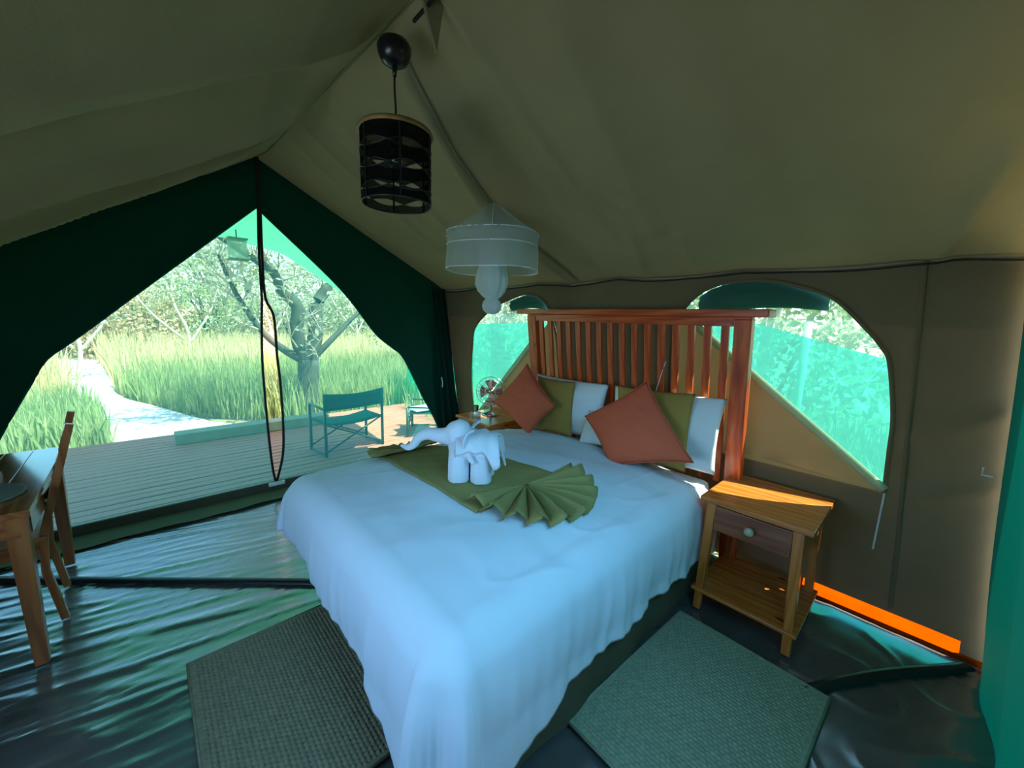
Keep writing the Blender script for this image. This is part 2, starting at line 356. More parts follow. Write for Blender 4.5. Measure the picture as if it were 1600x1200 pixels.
outerW = [(YB, .075), (-.27, .075), (-.25, .075), (.33, .075), (.33, .0), (YG, .0), (YG, EZ), (YB, EZ)]
v, f = sheet([(YB, .0), (-.27, .0), (-.265, .075), (.34, .075), (.345, 0), (YG, 0), (YG, EZ+.035), (YB, EZ+.035)], [winR, winL], .045, wallmap)
o = mesh('canvas_panel', v, f, 'wallcanvas', wall_right)
def strip_along(P, wd, th, mapf, name, mat, parent, off=.004):
    """flat hem tape following a 2D polyline mapped into space"""
    vv = []; n = len(P)
    for i, p in enumerate(P):
        t = (P[min(i+1, n-1)]-P[max(i-1, 0)]).normalized(); nrm = Vector((-t.y, t.x))
        for s_, d in ((-1, 0), (1, 0), (1, 1), (-1, 1)):
            q = p+nrm*s_*wd/2; m_ = mapf(q.x, q.y); vv.append((m_[0]-off-d*th, m_[1], m_[2]))
    ff = [(i*4+k, i*4+(k+1) % 4, i*4+4+(k+1) % 4, i*4+4+k) for i in range(n-1) for k in range(4)]
    return mesh(name, vv, ff, mat, parent)
strip_along(V2((-.02, .1), (0, .5), (.04, 1.1), (.083, 1.8)), .018, .002, wallmap, 'wall_seam', 'wallcanvas', wall_right)
strip_along(resample([(.075, .715), (.08, .40)], 6), .008, .003, wallmap, 'zip_tape', 'net_trim', wall_right)
mb = MB(); mb.tube([(2.50, -.20, .95), (2.49, -.20, .92), (2.49, -.23, .92)], .004, 6); mb.build('wall_toggle', 'net_trim', wall_right)
def window(name, loop, diag, side, label):
    s = struct(name, label)
    ymap = lambda y, z: (wallx(z)+.012+.006*fbm(y*3, z*3, 2), y, z)
    v, f = sheet([tuple(p) for p in loop], [], .08, ymap); mesh('mesh_screen', v, f, 'teal_screen', s)
    flap = [p for p in loop if side(p)]
    return s, flap
def below(diag):
    (y0, z0), (y1, z1) = diag
    return lambda p: p[1] < z0+(z1-z0)*(p[0]-y0)/(y1-y0)+.001
def clip(loop, diag):
    """part of the loop under the diagonal"""
    g = below(diag); (y0, z0), (y1, z1) = diag; o = []
    h = lambda p: p[1]-(z0+(z1-z0)*(p[0]-y0)/(y1-y0))
    n = len(loop)
    for i in range(n):
        a, b = loop[i], loop[(i+1) % n]; ha, hb = h(a), h(b)
        if ha <= 0: o.append(Vector(a))
        if ha*hb < 0: o.append(Vector(a).lerp(Vector(b), ha/(ha-hb)))
    return o
for nm, loop, diag, lb in (('window_1', winR, ((.078, .735), (1.023, 1.508)), 'arched mesh window right of the headboard with its tan flap half folded down'),
                           ('window_2', winL, ((3.36, .42), (2.308, 1.394)), 'arched mesh window left of the headboard behind the fan')):
    s, _ = window(nm, loop, diag, lambda p: True, lb)
    fl = clip(loop, diag)
    v, f = sheet([tuple(p) for p in fl], [], .06, lambda y, z: (wallx(z)-.004+.012*fbm(y*2.5, z*2.5, 9), y, z)); mesh('flap', v, f, 'flap', s)
    a, b = Vector(diag[0]), Vector(diag[1])
    strip_along(resample([a, b], 12), .045, .006, lambda y, z: (wallx(z)-.006, y, z), 'flap_hem', 'hem', s, .006)
    strip_along([Vector(p) for p in loop], .016, .004, lambda y, z: (wallx(z), y, z), 'window_hem', 'hem' if nm == 'window_3' else 'wallcanvas', s, .010)
    # rolled awning flap at the top of the arch
    tz = [p for p in loop if p[1] > 1.66]
    if tz:
        ys = sorted(p[0] for p in tz); y0, y1 = ys[0]-.02, ys[-1]+.02
        low = catmull([(y0, 1.585), ((y0*.6+y1*.4), 1.60), (y1, 1.57)], 6)
        top = [Vector((p.x, min(1.80, interp(p.x, [q[0] for q in sorted([(p_[0], p_[1]) for p_ in loop if p_[1] > 1.3])], [q[1] for q in sorted([(p_[0], p_[1]) for p_ in loop if p_[1] > 1.3])])+.0)) ) for p in low]
        P = [tuple(p) for p in low]+[tuple(p) for p in reversed(top)]
        v, f = grid(lambda a_, b_: (wallx(lerp(low[int(a_*(len(low)-1))].y, top[int(a_*(len(low)-1))].y, b_))+.035+.01*math.sin(b_*9), low[int(a_*(len(low)-1))].x, lerp(low[int(a_*(len(low)-1))].y, top[int(a_*(len(low)-1))].y, b_)), len(low), 6)
        mesh('rolled_blind', v, f, 'green', s)
# far gable wall in (x, z)
wall_far = struct('wall_far', 'dark green canvas gable end around the mesh doorway')
inL = catmull([(.72, 2.29), (.10, 1.70), (-.30, 1.315), (-.444, 1.183), (-.507, 1.069), (-.68, .719), (-.84, .35), (-.90, .0)], 6)
inR = catmull([(.72, 2.29), (1.317, 1.733), (1.629, 1.335), (1.80, 1.19), (1.926, 1.074), (2.144, .648), (2.30, .36), (2.39, .10), (2.40, .0)], 6)
outL = [(.74, 2.70), (.45, 2.50), (-.07, 2.23), (-.545, 1.935), (-.95, 1.73), (-1.02, .9), (-1.10, .0)]
outR = [(.74, 2.70), (1.3, 2.42), (1.9, 2.10), (2.42, 1.83), (2.50, 1.2), (2.60, .55), (2.68, .0)]
for ins, outs, sg in ((inL, outL, -1), (inR, outR, 1)):
    A = resample(ins, 60); B = resample(outs, 60)
    def fn(u, v_):
        i = min(59, int(round(u*59))); p = A[i].lerp(B[i], v_)
        y = YG+.012*math.sin(v_*PI)*2+.02*abs(math.sin(p.x*9+p.y*4))*v_*(1-v_)*3
        if sg > 0: y -= .03*math.sin(p.x*38+p.y*3)*max(0, min(1, (1.75-p.y)/.6))*v_*(1-v_*.6)
        return (p.x, y, p.y)
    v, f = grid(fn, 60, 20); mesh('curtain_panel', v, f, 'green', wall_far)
    mb = MB(); mb.tube([(p.x, YG-.004, p.y) for p in A], .006, 6); mb.build('curtain_hem', 'teal', wall_far, True)
mb = MB(); mb.box(-1.08, 2.66, YG-.015, YG+.01, 0, .075); mb.build('sill_flap', 'valance', wall_far)
v, f = grid(lambda u, t: (lerp(-1.08, 2.64, u), lerp(YG-.01, YG-.22+.01*math.sin(u*30), t), .012-.008*t+.003*math.sin(u*90)*t), 120, 5); mesh('sod_cloth', v, f, 'valance', wall_far)
# curtain gathered in the far right corner
def fn(u, v_):
    z = lerp(0.02, 1.80, v_); x = lerp(2.24+.16*(1-v_), wallx(z)-.015, u); 
    return (x, YG-.035-.03*math.sin(u*17+v_*2)*(1-.5*v_), z)
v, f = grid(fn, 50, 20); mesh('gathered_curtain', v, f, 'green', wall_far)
mb = MB(); mb.tube([(2.33, YG-.09, .86), (2.335, YG-.10, .80), (2.33, YG-.10, .75)], .004, 6); mb.build('tie_toggle', 'net_trim', wall_far)
# mesh door with its half open zip
door = struct('door_1', 'green insect mesh doorway with a central zip hanging partly open')
zl = catmull([(.73, 2.29), (.715, 1.95), (.711, 1.60), (.70, 1.45), (.684, 1.15), (.682, .92), (.688, .5), (.70, .2), (.715, .075)], 6)
zr = catmull([(.745, 2.29), (.735, 1.95), (.735, 1.62), (.785, 1.47), (.79, 1.15), (.80, .92), (.80, .55), (.782, .3), (.725, .075)], 6)
zl = resample(zl, 60); zr = resample(zr, 60)
il = resample(inL, 60); ir = resample(inR, 60)
for Z, E_ in ((zl, il), (zr, ir)):
    def fn(u, v_):
        i = min(59, int(round(u*59))); a = Z[i]; b = E_[i]; p = a.lerp(b, v_); p = Vector((p.x, max(.05, p.y)))
        return (p.x, YG+.005-.006*math.sin(p.x*14+p.y*2)*math.sin(PI*v_), p.y)
    v, f = grid(fn, 60, 16); mesh('mesh_screen', v, f, 'screen', door)
    mb = MB(); mb.tube([(p.x, YG-.012, p.y) for p in Z], .0105 if Z is zr else .010, 6); mb.build('zip_tape', 'piping', door, True)
mb = MB(); mb.box(.725, .755, YG-.03, YG-.01, 2.25, 2.66); mb.build('pole_sleeve', 'piping', door, bevel=.004)
mb = MB(); mb.box(.66, .78, YG-.03, YG-.018, .045, .075); mb.build('zip_stop', 'net_trim', door)
# left wall and back wall (outside the picture)
wall_left = struct('wall_left', 'canvas side wall left of the camera with an open window')
hole1 = [(.2, .85), (1.6, .85), (1.6, 1.45), (.2, 1.45)]
hole2 = [(2.3, .8), (3.3, .8), (3.3, 1.5), (2.3, 1.5)]
v, f = sheet([(YB, 0), (YG, 0), (YG, 1.72), (YB, 1.64)], [hole1], .15, lambda y, z: (-1.10+.085*z, y, z)); mesh('canvas_panel', v, f, 'wallcanvas', wall_left)
wall_back = struct('wall_back', 'canvas partition behind the camera')
v, f = sheet([(-1.1, 0), (1.3, 0), (1.3, 1.70), (2.44, 1.70), (2.42, 1.8), (.74, 2.54), (-.95, 1.62)], [], .2, lambda x, z: (x, YB, z)); mesh('canvas_panel', v, f, 'wallcanvas', wall_back)
# teal flap hanging open beside the camera
def fn(u, t):
    z = lerp(-.03, 1.74, t); x = lerp(1.25, wallx(z)-.035, u)
    return (x, -.335+.083*z+.012*math.sin(x*11)*(1-t)+.02*math.sin(PI*t)*math.sin(x*5), z)
v, f = grid(fn, 60, 30); cf = mesh('canvas_door_flap', v, f, 'teal'); tag(cf, 'teal green canvas door flap hanging at the right edge beside the khaki wall', 'curtain')
# ------------------------------------------------------------------ floor
def floorz(x, y):
    c, s_ = math.cos(-.20), math.sin(-.20); a = x*c+y*s_; b = -x*s_+y*c
    m1 = max(0, 1-abs(n3(a*.9+3, b*7, 1))*5)**2; m2 = max(0, 1-abs(n3(a*1.7, b*15, 4))*4)**2
    left = min(1, max(0, (1.0-x)/.8))
    m3 = max(0, 1-abs(n3(a*1.1+9, b*24, 6))*3)**2; h = .012*m1+.007*m2+.0028*m3+.005*n3(a*2, b*9, 7); h *= (.2+.8*left)*.48
    if x > 1.2: h += .006*max(0, 1-abs(n3(x*4, y*4, 2))*4)**2+.003*n3(x*7, y*7)
    return h-.016
v, f = grid(lambda u, t: (lerp(-1.15, 2.66, u), lerp(-.45, 3.75, t), floorz(lerp(-1.15, 2.66, u), lerp(-.45, 3.75, t))), 260, 300)
fl = mesh('floor', v, f, 'vinyl'); fl['kind'] = 'structure'; fl['label'] = 'creased dark glossy vinyl groundsheet of the tent'
def floor_strip(P, wd, name, label):
    A = resample(catmull(P, 6), 40); vv = []
    for i, p in enumerate(A):
        t = (A[min(i+1, 39)]-A[max(i-1, 0)]).normalized(); n_ = Vector((-t.y, t.x)); 
        for s_, h in ((-.5, -.004), (-.4, .006), (0, .014), (.4, .006), (.5, -.004)):
            vv.append((p.x+n_.x*wd*s_, p.y+n_.y*wd*s_, h))
    ff = [(i*5+k, i*5+k+1, i*5+5+k+1, i*5+5+k) for i in range(39) for k in range(4)]
    o = mesh(name, vv, ff, 'tape'); o['kind'] = 'structure'; o['label'] = label; return o
floor_strip([(-1.05, 3.62), (-.706, 3.351), (-.1, 2.82), (.56, 2.24), (.8, 2.0)], .05, 'trim_1', 'black seam strip across the floor left of the bed')
floor_strip([(1.90, .18), (2.25, -.03), (2.62, -.30)], .05, 'trim_2', 'black seam strip on the floor right of the rug')
# ------------------------------------------------------------------ outdoors
gnd = grid(lambda u, t: (lerp(-40, 60, u), lerp(-25, 80, t), -.36+.04*fbm(u*40, t*40)), 60, 60)
g = mesh('ground', *gnd, 'ground'); g['kind'] = 'structure'; g['label'] = 'dry ground around the tent'
pathL = [(-.30, 6.9), (-.494, 7.71), (-.601, 8.608), (-1.141, 12.059), (-1.965, 16.457), (-3.2, 22)]
pathR = [(1.9, 6.9), (1.2, 7.4), (.752, 7.821), (.096, 9.714), (-.512, 11.622), (-.793, 15.023), (-1.5, 22)]
A = resample(catmull(pathL, 4), 30); B = resample(catmull(pathR, 4), 30)
v, f = grid(lambda u, t: (*A[min(29, int(round(u*29)))].lerp(B[min(29, int(round(u*29)))], t), -.30+.012*fbm(u*30, t*9)), 30, 12)
g = mesh('path', v, f, 'sand'); g['kind'] = 'structure'; g['label'] = 'pale sandy path winding between reeds'
deck = struct('deck', 'timber deck outside the mesh door')
DZ = -.10
me0 = None; y = YG+.03; k = 0
while y < 6.5:
    o_ = MB()
    if me0 is None:
        b = o_.box(-1.8, 4.6, 0, .104, -.03, 0).build('plank', 'deckwood', deck, bevel=.004); me0 = b.data
    else:
        b = bpy.data.objects.new('plank', me0); COL.objects.link(b); b.parent = deck
        mo = b.modifiers.new('bevel', 'BEVEL'); mo.width = .004; mo.segments = 1
    b.location = (random.uniform(-.1, .1), y, DZ+random.uniform(-.002, .002)); y += .120; k += 1
mb = MB(); 
for x in (-1.4, -.2, 1.0, 2.2, 3.4, 4.4): mb.box(x, x+.06, YG+.05, 6.45, DZ-.13, DZ-.032)
mb.build('joist', 'kerb', deck)
mb = MB(); mb.box(0, 1.75, 0, .22, .0, .13); st = mb.build('timber_step', 'kerb', bevel=.01, loc=(.16, 6.0, DZ+.001)); tag(st, 'long low weathered timber step along the outer edge of the deck', 'step')
# orange board seen through the gap under the wall
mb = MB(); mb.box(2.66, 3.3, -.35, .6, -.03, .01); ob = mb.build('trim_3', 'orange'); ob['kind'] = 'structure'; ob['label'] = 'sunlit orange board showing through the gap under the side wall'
# awning over the deck
def fn(u, t):
    y = lerp(YG+.06, 5.6, t); x = lerp(-1.0, 2.75, u)
    edge = interp(x, [-1.0, -.3, .3, .73, 1.06, 1.32, 1.75, 2.3, 2.75], [1.55, 1.95, 2.22, 2.32, 2.26, 2.22, 1.96, 1.62, 1.45])
    start = interp(x, [-1.0, -.95, -.545, -.07, .45, .74, 1.3, 1.9, 2.42, 2.75], [1.74, 1.76, 1.96, 2.25, 2.52, 2.71, 2.44, 2.12, 1.85, 1.70])
    return (x, y, lerp(start, edge, t)-.08*math.sin(PI*t))
v, f = grid(fn, 50, 24); aw = mesh('porch_awning', v, f, 'awning'); tag(aw, 'light green canvas awning stretched above the deck outside the doorway', 'awning')
# lantern under the awning
ln = thing('hanging_lantern', 'small pale square lantern hanging under the green awning outside', 'lantern', (.78, 5.0, 2.02))
MB().box(-.085, .085, -.085, .085, 0, .012).build('base', 'kerb', ln); MB().box(-.085, .085, -.085, .085, .2, .215).build('lid', 'kerb', ln)
MB().box(-.075, .075, -.075, .075, .012, .2).build('glass', M['net'], ln)
MB().tube([(0, 0, .21), (0, 0, .3)], .006).build('hook', 'black', ln)
# folding camp chairs
def camp_chair(loc, rz, label, width=.68, h=.66, seat=.36):
    t = thing('camp_chair', label, 'chair', loc, rz, 'folding camp chairs on the deck')
    w2 = width/2; d = .40
    for sx in (-1, 1):
        for sy, hh in ((-1, h), (1, h*.78)): MB().tube([(sx*w2, sy*d/2, 0), (sx*w2, sy*d/2, hh)], .017).build('leg', 'campmetal', t, True)
        MB().tube([(sx*w2, -d/2, h*.76), (sx*w2, d/2, h*.78)], .014).build('arm', 'campmetal', t, True)
        MB().tube([(sx*w2, -d/2, .02), (sx*w2, d/2, .02)], .011).build('foot_rail', 'campmetal', t, True)
    for sy in (-1, 1):
        MB().tube([(-w2, sy*d/2, .05), (w2, sy*d/2, seat)], .010).build('cross_brace', 'campmetal', t, True)
        MB().tube([(w2, sy*d/2, .05), (-w2, sy*d/2, seat)], .010).build('cross_brace', 'campmetal', t, True)
    v, f = grid(lambda u, q: (lerp(-w2, w2, u), lerp(-d/2, d/2, q), seat-.035*math.sin(PI*u)), 12, 4); s_ = mesh('seat', v, f, 'camp', t); s_.modifiers.new('s', 'SOLIDIFY').thickness = .008
    v, f = grid(lambda u, q: (lerp(-w2-.01, w2+.01, u), -d/2-.02-.03*math.sin(PI*u), lerp(h*.74, h+.01-.025*math.sin(PI*u), q)), 14, 4); s_ = mesh('backrest', v, f, 'camp', t); s_.modifiers.new('s', 'SOLIDIFY').thickness = .01
    return t
camp_chair((1.72, 4.75, DZ), math.radians(6), 'green folding camp chair on the deck just right of the door zip, its back turned', .70, .72, .38)
c2 = camp_chair((2.80, 4.78, DZ), math.radians(55), 'green folding camp chair half hidden behind the right curtain of the doorway', .55, .52, .32)
sheet_m = MB(); sheet_m.box(-.2, .22, -.15, .15, .0, .02); o = sheet_m.build('folded_towel', 'towel', bevel=.008, loc=(2.80, 4.80, DZ+.325)); tag(o, 'white cloth lying on the seat of the farther camp chair', 'cloth')
# reeds and grass
def blades(name, mat, n, region, h0, h1, wd, label, avoid=None, z0=-.34, group=None):
    X = []; 
    while len(X) < n:
        x, y = region(); 
        if avoid and avoid(x, y): continue
        X.append((x, y))
    P = np.array(X); h = rng.uniform(h0, h1, n); a = rng.uniform(0, 2*PI, n); lean = rng.normal(0, .16, (n, 2))*h[:, None]; ww = wd*rng.uniform(.6, 1.4, n)*np.maximum(1, P[:, 1]/9)
    dx = np.cos(a)*ww; dy = np.sin(a)*ww*.5; V = np.zeros((n, 5, 3))
    V[:, 0] = np.c_[P[:, 0]-dx, P[:, 1]-dy, np.full(n, z0)]; V[:, 1] = np.c_[P[:, 0]+dx, P[:, 1]+dy, np.full(n, z0)]
    V[:, 2] = np.c_[P[:, 0]+dx*.7+lean[:, 0]*.4, P[:, 1]+dy*.7+lean[:, 1]*.4, z0+h*.6]; V[:, 3] = np.c_[P[:, 0]-dx*.7+lean[:, 0]*.4, P[:, 1]-dy*.7+lean[:, 1]*.4, z0+h*.6]
    V[:, 4] = np.c_[P[:, 0]+lean[:, 0], P[:, 1]+lean[:, 1], z0+h]
    b = np.arange(n)[:, None]*5; F = np.concatenate([b+[0, 1, 2], b+[0, 2, 3], b+[3, 2, 4]]).tolist()
    o = mesh(name, V.reshape(-1, 3).tolist(), F, mat, smooth=False); tag(o, label, 'grass', group, 'stuff'); return o
pp = [tuple(q) for q in resample(pathL, 20)]+[tuple(q) for q in reversed(resample(pathR, 20))]
onpath = lambda x, y: inpoly(x, y, pp)
blades('reeds', 'grass', 3600, lambda: (random.uniform(-3.6, -.42), random.uniform(6.85, 9.6)), .35, .78, .012, 'clump of tall green reeds left of the sandy path', onpath)
blades('reeds', 'grass', 17000, lambda: (lambda y: (random.uniform(max(.0, 2.0-(y-7)*.9) if y < 9.4 else -.4-(y-9)*.06, y*.75), y))(random.uniform(7.2, 13)), .4, .88, .011, 'bed of green reeds right of the sandy path beyond the deck', onpath)
blades('dry_reeds', 'drygrass', 22000, lambda: (lambda y: (random.uniform(-y*.35, y*.9), y))(random.uniform(11.5, 24)), .5, 1.25, .012, 'band of dry golden reeds behind the green ones', onpath)
blades('lawn_grass', 'grass', 14000, lambda: (lambda x: (x, random.uniform(-2.5, x*1.6+1)))(random.uniform(3.2, 9)), .25, .75, .014, 'sunlit grass outside the side windows')
# bushes of leaves
def leaves(name, mat, c, r, n, size, label, cat='bush', group=None, twigs=0):
    t = thing(name, label, cat, (c[0], c[1], -.34), 0, group)
    d = rng.normal(size=(n, 3)); d /= np.linalg.norm(d, axis=1)[:, None]; rr = rng.uniform(.35, 1, n)**.5
    lob = 1+.35*np.sin(d[:, 0]*5+c[0])*np.sin(d[:, 2]*6+c[1])
    P = d*rr[:, None]*lob[:, None]*np.array(r)+np.array([0, 0, c[2]]); P[:, 2] = np.maximum(P[:, 2], .02)
    u = rng.normal(size=(n, 3)); u /= np.linalg.norm(u, axis=1)[:, None]; w_ = rng.normal(size=(n, 3)); w_ -= (w_*u).sum(1)[:, None]*u; w_ /= np.linalg.norm(w_, axis=1)[:, None]
    s_ = size*rng.uniform(.5, 1.3, n)[:, None]
    V = np.stack([P-u*s_, P+w_*s_*.5, P+u*s_, P-w_*s_*.5], 1).reshape(-1, 3)
    b = np.arange(n)[:, None]*4; mesh('foliage', V.tolist(), (b+[0, 1, 2, 3]).tolist(), mat, t, False)['kind'] = 'stuff'
    mb = MB()
    for k in range(max(5, twigs)):
        a = random.uniform(0, 2*PI); e = random.uniform(.3, .95); q = Vector((math.cos(a)*r[0]*.8*e, math.sin(a)*r[1]*.8*e, c[2]+r[2]*random.uniform(.2, 1.0)))
        m_ = q*.5+Vector((random.uniform(-.2, .2), random.uniform(-.2, .2), .2)); mb.tube([(q.x*.08, q.y*.08, 0), m_, q], [.05*r[2], .03*r[2], .008*r[2]], 5)
    mb.build('stems', 'twig' if twigs else 'bark', t, True); return t
def branchy(name, base, segs, depth, label, mat='bark', twigmat='bark', leafn=0, group=None, spread=.5, seed=1):
    """tree with real trunk limbs (segs: lists of points and radii) and recursive side branches"""
    t = thing(name, label, 'tree', base, 0, group); rnd = random.Random(seed)
    mb = MB(); tips = MB(); L = []
    for si, (pts, rs) in enumerate(segs):
        P = catmull(pts, 5); rr = [interp(i/(len(P)-1), np.linspace(0, 1, len(rs)), rs) for i in range(len(P))]
        mb.tube(P, rr, 8)
        for i in range(len(P)//2 if si else len(P)-1, len(P), 2): L.append((P[i], (P[min(i+1, len(P)-1)]-P[i-1]).normalized(), rr[i]))
    def grow(p, d, r, l, dep):
        q = p.copy(); pts = [p.copy()]; dd = d.copy()
        for k in range(4):
            dd = (dd+Vector((rnd.uniform(-1, 1), rnd.uniform(-1, 1), rnd.uniform(-.8, .9)))*.32).normalized(); q = q+dd*l/4; pts.append(q.copy())
        tips.tube(pts, [r, r*.8, r*.6, r*.45, r*.25], 4)
        if dep > 0:
            for k in range(3): 
                i = rnd.randint(1, 4); nd = (dd+Vector((rnd.uniform(-1, 1), rnd.uniform(-1, 1), rnd.uniform(-.7, .8)))*.9).normalized(); grow(pts[i], nd, r*.5, l*.62, dep-1)
    for p, d, r in L:
        for k in range(2):
            nd = (d*.5+Vector((rnd.uniform(-1, 1), rnd.uniform(-1, 1), rnd.uniform(-.4, .9)))*spread*1.6).normalized(); grow(p, nd, max(.009, min(.022, r*.35)), .6+rnd.random()*.8, depth)
    mb.build('trunk', mat, t, True); tips.build('branches', twigmat, t, True)['kind'] = 'stuff'
    if leafn:
        c = np.array([tuple(v_) for v_ in tips.v]); c = c[rng.integers(0, len(c), leafn)]+rng.normal(0, .05, (leafn, 3))
        u = rng.normal(size=(leafn, 3))*.028; w_ = rng.normal(size=(leafn, 3))*.02
        V = np.stack([c-u, c+w_, c+u, c-w_], 1).reshape(-1, 3); b = np.arange(leafn)[:, None]*4
        mesh('foliage', V.tolist(), (b+[0, 1, 2, 3]).tolist(), 'leafgrey', t, False)['kind'] = 'stuff'
    return t
branchy('tree', (2.05, 7.5, -.35), [([(0, 0, 0), (.01, 0, .5), (.04, 0, 1.05)], [.24, .18, .17]),
    ([(.02, 0, .9), (-.12, 0, 1.5), (-.09, 0, 1.95), (-.30, .1, 2.25), (-.42, 0, 2.5), (-.9, -.1, 2.8), (-1.6, 0, 3.3)], [.13, .115, .105, .09, .07, .05, .035]),
    ([(.04, 0, .95), (.18, 0, 1.5), (.25, .1, 2.0), (.52, .1, 2.45), (.75, .1, 3.1), (.9, .2, 3.8)], [.14, .125, .11, .085, .06, .035]),
    ([(.02, 0, 1.0), (-.35, 0, 1.25), (-.62, .1, 1.55), (-.9, .2, 2.1), (-1.1, .2, 2.7)], [.08, .06, .05, .04, .02]),
    ([(.05, 0, 1.0), (.55, 0, 1.5), (1.0, .1, 1.9), (1.5, .2, 2.2), (2.0, .2, 2.0)], [.06, .05, .04, .03, .015]),
    ], 3,
    'thick grey tree with forked trunk standing just beyond the deck', twigmat='twig', leafn=2500, seed=3)
for i, (x, y, h) in enumerate([(-1.3, 14.5, 3.4), (.9, 15.5, 3.8), (3.4, 17, 4.2), (7.0, 18, 4.5), (-4.2, 18, 4.0), (11, 16, 4.4)]):
    branchy('thorn_tree', (x, y, -.35), [([(0, 0, 0), (.1, 0, h*.3), (-.2, 0, h*.6), (.1, 0, h)], [.055, .045, .03, .012]), ([(.05, 0, h*.2), (.7, 0, h*.5), (1.1, 0, h*.85)], [.04, .028, .012]), ([(0, 0, h*.25), (-.8, 0, h*.5), (-1.3, 0, h*.8)], [.04, .028, .012])],
            2, ['slender leafless thorn tree left of the zip beyond the path', 'slender leafless thorn tree right behind the door zip', 'leafless thorn tree seen through the forked trunk', 'pale thorn tree far right behind the reeds', 'pale thorn tree behind the far left reeds', 'pale thorn tree hidden far behind the right curtain'][i], 'twig', 'twig', 1500, group='thorn trees behind the reeds', seed=i+11)
bl = [(-6.5, 20, 2.3, 2.6, 'leafdry'), (-3.4, 22, 2.0, 2.8, 'leafdry'), (-.6, 21, 2.2, 2.4, 'leafdry'), (2.2, 22, 2.6, 2.8, 'leafgreen'), (5.4, 21, 2.4, 2.8, 'leafgrey'), (8.8, 22, 2.8, 3, 'leafgreen'), (12.5, 21, 2.6, 3, 'leafdry'), (16, 19, 2.4, 2.8, 'leafgreen'),
      (-9, 30, 3.2, 3.4, 'leafgrey'), (-3, 32, 3.8, 4.0, 'leafgrey'), (4, 31, 5.5, 4.6, 'leafgreen'), (11, 30, 5.2, 4.6, 'leafgrey'), (18, 27, 5, 4.4, 'leafgreen')]
lab = ['dry tan bush at far left above the path', 'dry tan bush above the end of the sandy path', 'tan dry bush left of the door zip', 'leafy green bush right behind the door zip', 'grey green bush behind the forked tree', 'green bush right of the forked tree', 'dry bush behind the right curtain', 'green bush at far right behind the curtain',
       'large grey green tree crown on the far left skyline', 'large grey green tree crown behind the tan bush', 'large green tree crown on the skyline behind the zip', 'large grey green tree crown behind the forked trunk', 'large green tree crown on the far right skyline']
for (x, y, h, r, mt), lb in zip(bl, lab): leaves('bush', mt, (x, y, h*.55), (r, r*.7, h*.62), 7500, .075 if y < 25 else .13, lb, 'bush', 'bushes and crowns beyond the reeds')
for i, (x, y, h, r, mt) in enumerate([(7.5, -1.2, 3.0, 1.9, 'leafgrey'), (8.6, 2.2, 3.4, 2.0, 'leafgreen'), (8.5, 6.0, 3.2, 2.0, 'leafgrey'), (8.0, 9.5, 3.4, 2.0, 'leafgrey')]):
    leaves('bush', mt, (x, y, h*.5), (r, r, h*.6), 5200, .09, ['grey green bush outside the window right of the headboard', 'leafy bush outside seen between the headboard slats', 'grey green bush hidden behind the headboard wall', 'grey green bush outside the window left of the headboard'][i], 'bush', 'bushes outside the side windows', 8)
# shade net on posts outside the side wall
sn = thing('shade_net_fence', 'turquoise shade net fence outside the side windows', 'fence', (4.0, 0, -.35))
def fn(u, t):
    y = lerp(-2.0, 7.5, u); top = interp(y, [-2, .224, 1.128, 2.2, 3.85, 5.24, 7.5], [1.0, 1.28, 1.53, 1.42, 1.47, 1.40, 1.3])+.35
    return (.05*math.sin(y*5)*math.sin(t*3), y, lerp(0.02, top, t))
v, f = grid(fn, 120, 8); mesh('net', v, f, 'shade_net', sn)
for y in (-1.9, .75, 3.4, 6.0): MB().tube([(.06, y, -.05), (.06, y, 1.9)], .03).build('post', 'twig', sn, True)
# ------------------------------------------------------------------ bed
BX0, BX1, BY0, BY1 = .66, 2.36, .775, 2.28
bed = thing('bed', 'double bed with dark olive valance standing against the red slatted headboard', 'bed', (1.44, 1.53, 0))
ox, oy = 1.44, 1.53
MB().box(BX0-ox, BX1-ox, BY0-oy, BY1-oy, .06, .30).build('bed_base', 'valance', bed, bevel=.02)
MB().box(BX0-ox+.01, BX1-ox, BY0-oy+.01, BY1-oy-.01, .30, .605).build('mattress', 'pillow', bed, bevel=.04)
for lx, ly in ((.12, .12), (-.12+BX1-BX0, .12), (.12, BY1-BY0-.12), (BX1-BX0-.12, BY1-BY0-.12)):
    MB().box(BX0+lx-.03-ox, BX0+lx+.03-ox, BY0+ly-.03-oy, BY0+ly+.03-oy, -.006, .07).build('leg', 'black', bed)
per = resample([(BX1, BY0), (BX0, BY0), (BX0, BY1), (BX1, BY1)], 220)
def fn(u, t):
    i = int(round(u*219)); p = per[i]; q = per[min(219, i+1)]-per[max(0, i-1)]; q.normalize(); n_ = Vector((-q.y, q.x))*-1
    if (p-Vector((ox, oy))).dot(n_) < 0: n_ = -n_
    off = .008+.010*(1-t)*(1+math.sin(i*.35)*.8+.5*math.sin(i*.13+1))
    return (p.x+n_.x*off-ox, p.y+n_.y*off-oy, lerp(.004, .34, t))
v, f = grid(fn, 220, 10); mesh('valance', v, f, 'valance', bed)
